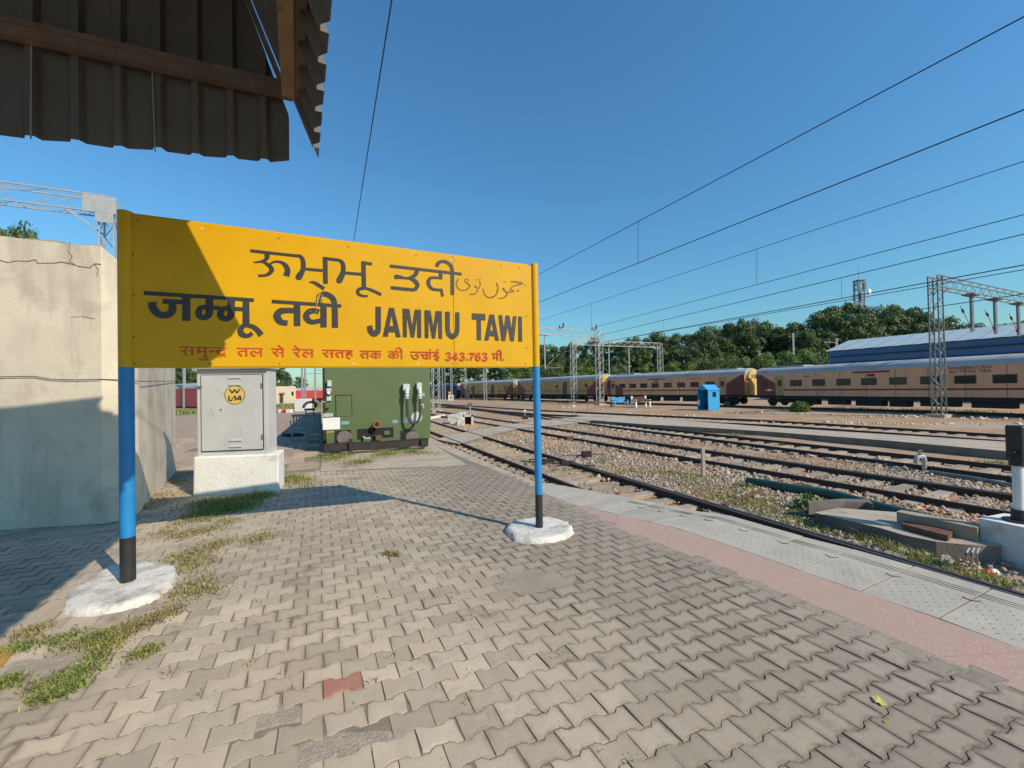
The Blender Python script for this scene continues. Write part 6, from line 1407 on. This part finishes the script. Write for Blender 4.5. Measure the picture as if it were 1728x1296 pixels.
# ------------------------------------------------------------------ telecom tower above the trees
to = D(1452, 560, 140); zt2 = D(1452, 474, 140)[2]; tw = tag(empty('telecom_tower', (to[0], to[1], 6.0)), 'slender dark lattice telecom tower with dishes rising above the trees', 'tower')
mb = MB(); lattice(mb, (0, 0, 0), (0, 0, zt2 - 6), 1.9, M['mast_bluegrey'], step=2.0, leg=.28, br=.16); mb.obj('lattice_mast', tw)
mb = MB()
for k in range(10): a_ = k * .63; mb.box((1.5 * math.cos(a_), 1.5 * math.sin(a_), zt2 - 6 - 2 - (k % 3) * 3.5), (.5, .5, 2.6), M['galv'], rz=a_)
mb.box((0, 0, zt2 - 5.9), (2.5, 2.5, .3), M['galv_dark']); mb.obj('antenna', tw)
mb = MB(); mb.disc((2.8, -1, zt2 - 10), (.5, -1, 0), 1.0, M['white'], 16, .4); mb.disc((2.6, -1, zt2 - 17), (.3, -1, 0), .8, M['white'], 16, .4); mb.obj('dish', tw)
mb = MB(); mb.tube([(0, 0, zt2 - 6), (0, 0, zt2 - 1.5)], .1, M['galv'], 5); mb.obj('lightning_rod', tw)

# ------------------------------------------------------------------ trees
def crown_mesh(seed, h, w, n, ls, m, lobes=16, low=.28, name='crown'):
    r = np.random.default_rng(seed); Q = []; 
    C_ = []
    for k in range(lobes):
        t = r.random(); z = h * (low + (1 - low) * t ** .8 * .88); rad_at = w / 2 * (1 - .75 * abs((z / h - .55) / .6) ** 1.8); a = r.uniform(0, 6.28); q = rad_at * math.sqrt(r.random()) * .85
        C_.append((q * math.cos(a), q * math.sin(a), z, w * r.uniform(.11, .22)))
    C_ = np.array(C_); k = r.integers(0, lobes, n)
    d_ = r.normal(0, 1, (n, 3)); d_ /= np.linalg.norm(d_, axis=1)[:, None]; rad = C_[k, 3] * (.55 + .5 * r.random(n))
    d_[:, 2] = np.where(r.random(n) < .7, np.abs(d_[:, 2]), d_[:, 2])
    q = C_[k, :3] + d_ * rad[:, None] * np.array([1, 1, .8])
    a = r.normal(0, 1, (n, 3)) ; a -= d_ * (np.sum(a * d_, 1))[:, None] * .7; a /= np.linalg.norm(a, axis=1)[:, None]
    b_ = np.cross(d_ + r.normal(0, .35, (n, 3)), a); b_ /= np.linalg.norm(b_, axis=1)[:, None]; s = (ls * r.uniform(.55, 1.4, n))[:, None]
    V = np.stack([q - a * s, q - a * s * .1 + b_ * s * .55, q + a * s, q + a * s * .1 - b_ * s * .55], 1).reshape(-1, 3); F = np.arange(4 * n).reshape(-1, 4)
    me = bpy.data.meshes.new(name); me.from_pydata([tuple(map(float, v)) for v in V], [], [tuple(map(int, f)) for f in F]); me.materials.append(m); me.update()
    tm = MB(); tm.tube([(0, 0, -.3), (.1, 0, h * .3), (0, .15, h * .6), (0, 0, h * .85)], [w * .035, w * .028, w * .02, w * .006], M['bark'], 7)
    for j in range(7): c_ = C_[j % lobes]; z0 = min(h * .3 + j * h * .05, c_[2] * .9); tm.tube([(0, 0, z0), tuple(c_[:3] * np.array([.55, .55, 1]) * np.array([1, 1, .92])), tuple(c_[:3])], [w * .018, w * .012, w * .004], M['bark'], 5)
    return me, tm.mesh('trunk')
PT = [crown_mesh(1, 10, 7.0, 5200, .17, M['leaf_dark'], 22), crown_mesh(2, 10, 5.4, 4600, .16, M['leaf_mid'], 18), crown_mesh(3, 10, 8.0, 5600, .18, M['leaf_dark'], 26, .22), crown_mesh(4, 10, 6.2, 4800, .16, M['leaf_mid'], 20, .15), crown_mesh(5, 10, 6.6, 4600, .17, M['leaf_mid'], 14, .35)]
PB = [crown_mesh(11, 10, 13, 3600, .28, M['leaf_bright'], 16, .06), crown_mesh(12, 10, 14, 3600, .28, M['leaf_mid'], 18, .05)]
def place(px):
    for lim, s in ((905, 'beside the dark blue wagon, mostly behind the board'), (958, 'just right of the blue sign post'), (1028, 'between and behind the lattice masts'), (1098, 'above the left end of the second pink coach'), (1150, 'behind the far leg of the portal'), (1215, 'above the blue booth'), (1290, 'above the gangway between the pink coaches'), (1345, 'in the dip left of the telecom tower clump'),
                   (1405, 'left of the telecom tower, over the shed gable'), (1470, 'directly under the telecom tower'), (1535, 'right of the telecom tower'), (1602, 'just left of the tall right portal'), (1665, 'seen right of the portal mast over the shed'), (3000, 'above the shed at the right edge')):
        if px < lim: return s
def tree(px, ytop, d, proto, label, group, zb=ZG, wmul=1.0, seed=0):
    r = random.Random(seed + int(px)); c_ = D(px, 655, d); H_ = D(px, ytop, d)[2] - zb; s = H_ / 10
    root = tag(empty('tree', (c_[0], c_[1], zb), r.uniform(0, 6.28)), label, 'tree', group)
    sw_ = s * wmul * r.uniform(.85, 1.15); root.scale = (sw_, sw_, s)
    inst(proto[0], 'crown', root, (0, 0, 0)); inst(proto[1], 'trunk', root, (0, 0, 0))
gb_ = 'dark trees in a row behind the parked coaches'
tops = [(730, 600), (752, 592), (775, 588), (800, 586), (828, 585), (855, 582), (880, 580), (905, 582), (925, 577), (945, 588), (965, 575), (985, 580), (1003, 569), (1022, 577), (1040, 571), (1060, 567), (1078, 572), (1095, 561), (1115, 566), (1133, 560), (1152, 557), (1170, 562), (1188, 554), (1207, 545), (1225, 548), (1243, 536), (1262, 541), (1280, 537), (1298, 542), (1313, 546), (1328, 558)]
hill = [(1350, 536), (1372, 533), (1393, 520), (1412, 504), (1432, 508), (1455, 524), (1478, 516), (1500, 509), (1520, 506), (1540, 520), (1560, 522), (1578, 530), (1592, 542)]
rt = random.Random(5)
for i, (px, y) in enumerate(tops):
    tree(px, y, 128 + rt.uniform(-8, 14), PT[i % 5], 'tall dark tree ' + place(px), gb_, wmul=.62 + .12 * (i % 3), seed=i)
    tree(px + 8, y + rt.uniform(14, 26), 121 + rt.uniform(-5, 5), PT[(i + 2) % 5], 'lower dark tree ' + place(px), 'lower trees in front of the row behind the coaches', wmul=.8, seed=i + 50)
for i, (px, y) in enumerate(hill):
    tree(px, y, 112 + rt.uniform(-6, 8), PT[(i + 1) % 5], 'tall tree ' + place(px), 'tall trees around the telecom tower', wmul=.72, seed=i + 100)
    tree(px + 6, y + rt.uniform(16, 30), 104 + rt.uniform(-4, 4), PT[(i + 3) % 5], 'lower tree ' + place(px), 'lower trees below the telecom tower', wmul=.9, seed=i + 150)
for i, (px, y) in enumerate([(1622, 556), (1640, 546), (1658, 544), (1676, 550), (1695, 545), (1712, 538), (1730, 536), (1750, 545), (1608, 562)]):
    tree(px, y, 150, PT[i % 5], 'distant tree ' + place(px), 'distant trees above the shed roof', wmul=1.0, seed=i + 200)
for i, (px, y) in enumerate([(880, 617), (930, 612), (1150, 612), (1190, 604), (1222, 600), (1255, 602), (1285, 598), (1318, 602), (1345, 592), (1375, 596), (1100, 618), (1040, 618), (985, 618)]):
    root_d = 100 + (i % 4) * 3
    tree(px, y, root_d if px < 1250 else 88, PB[i % 2], 'low bright green bushy tree ' + place(px), 'low bushy trees behind the coach roofs', wmul=.8, seed=i + 300)
# left background seen under the board
for i, (px, y, d_) in enumerate([(303, 612, 60), (312, 616, 62), (322, 626, 68), (334, 622, 66), (466, 606, 62), (474, 622, 70), (458, 600, 66), (484, 634, 90), (503, 634, 100), (512, 638, 120), (290, 600, 60)]):
    tree(px, y, d_, PT[i % 5], 'tree behind the red coach at far left' if px < 400 else 'tree behind the cream station building', 'trees behind the red coach' if px < 400 else 'trees behind the cream building', zb=0, wmul=.8, seed=i + 400)
for i, (px, y, d_) in enumerate([(6, 366, 24), (28, 372, 24), (50, 378, 24), (-20, 360, 24)]):
    tree(px, y, d_, PT[(i + 1) % 5], 'pale leafy tree top above the plastered wall at the left edge', 'tree tops above the plastered wall', zb=0, wmul=.32, seed=i + 500)

# ------------------------------------------------------------------ left background: red coach, cream building, far red coach
rc = coach_side(255, 55, 350, 47, 'red', 'red coach with grey door glimpsed between the wall and the cabinet', 9, 4.0)[0]
q = rc.location; rc.location = (q[0], q[1], -.9)
m_ = MB(); m_.box((3.9, -.03, 2.3), (1.9, .08, 2.3), M['galv']); m_.box((3.9, -.08, 2.7), (.7, .03, .7), M['glass']); m_.obj('grey_door', rc)
hb0 = D(455, 652, 52); hb1 = D(499, 650, 56); cb = tag(empty('station_building', (hb0[0], hb0[1], 0)), 'low cream flat roofed building beyond the grass, right of the cabinet', 'building')
m_ = MB(); dv = hb1[:2] - hb0[:2]; hgt = D(478, 652, 54)[2]; nn = np.array([-dv[1], dv[0]]) / np.linalg.norm(dv) * 5
m_.prism([(0, 0), tuple(dv), tuple(dv + nn), tuple(nn - dv * .25), tuple(-dv * .25)], -.1, hgt, M['cream_house']); m_.obj('wall', cb)
m_ = MB(); u_ = dv / np.linalg.norm(dv); fn = -nn / 5
def hb(name, t, z0, z1, w, m, out=.03):
    c_ = dv * t + fn * out; m__ = MB(); m__.box((c_[0], c_[1], (z0 + z1) / 2), (w, .06, z1 - z0), m, rz=math.atan2(u_[1], u_[0])); return m__.obj(name, cb)
hb('door', .42, .3, hgt * .62, .55, M['brown_paint']); hb('canopy', .42, hgt * .64, hgt * .70, 1.0, M['concrete'], .25); hb('window', .86, hgt * .5, hgt * .72, .3, M['glass'])
fr_ = coach_side(497, 95, 560, 110, 'red', 'distant red coach right of the cream building', 10, 3.6)[0]
wp_ = G(512, 694); m_ = MB(); hpp = D(512, 673, wp_[1])[2]; m_.box((0, 0, hpp / 2), (1.15, .8, hpp), M['white']); tag(m_.obj('white_pillar', None, wp_, bevel=.03), 'white plastered pillar standing on the platform before the cream building', 'pillar')
for i, (px, m__, lb) in enumerate(((467, M['red'], 'first painted kerb block by the grass, red'), (475, M['white'], 'white painted kerb block, second by the grass'), (482, M['red'], 'red painted kerb block between the two white ones'), (488.5, M['white'], 'white painted kerb block, last by the grass'))):
    o = G(px, 696.5); k_ = MB(); k_.box((0, 0, .14), (.42, .35, .28), m__); tag(k_.obj('kerb_block', None, o, bevel=.02), lb, 'kerb block')
for i, (px, yt, d_) in enumerate(((510, 612, 60), (515, 615, 66), (532, 610, 75), (474, 632, 75), (481, 640, 90), (487, 640, 90), (494, 640, 80), (311, 618, 50))):
    c_ = D(px, 655, d_); h = D(px, yt, d_)[2]; root = tag(empty('overhead_line_mast', (c_[0], c_[1], -.9)), 'thin pale mast in the distance left of the green coach' if px > 400 else 'white pole in front of the red coach', 'mast', 'thin distant masts left of the green coach' if px > 400 else None)
    m_ = MB(); m_.box((0, 0, (h + .9) / 2), (.22, .22, h + .9), M['galv']); m_.obj('pole', root)
    if px in (515, 532): m_ = MB(); m_.bar((0, 0, h * .9), (3, 0, h * .9), .12, .1, M['galv']); m_.obj('arm', root)
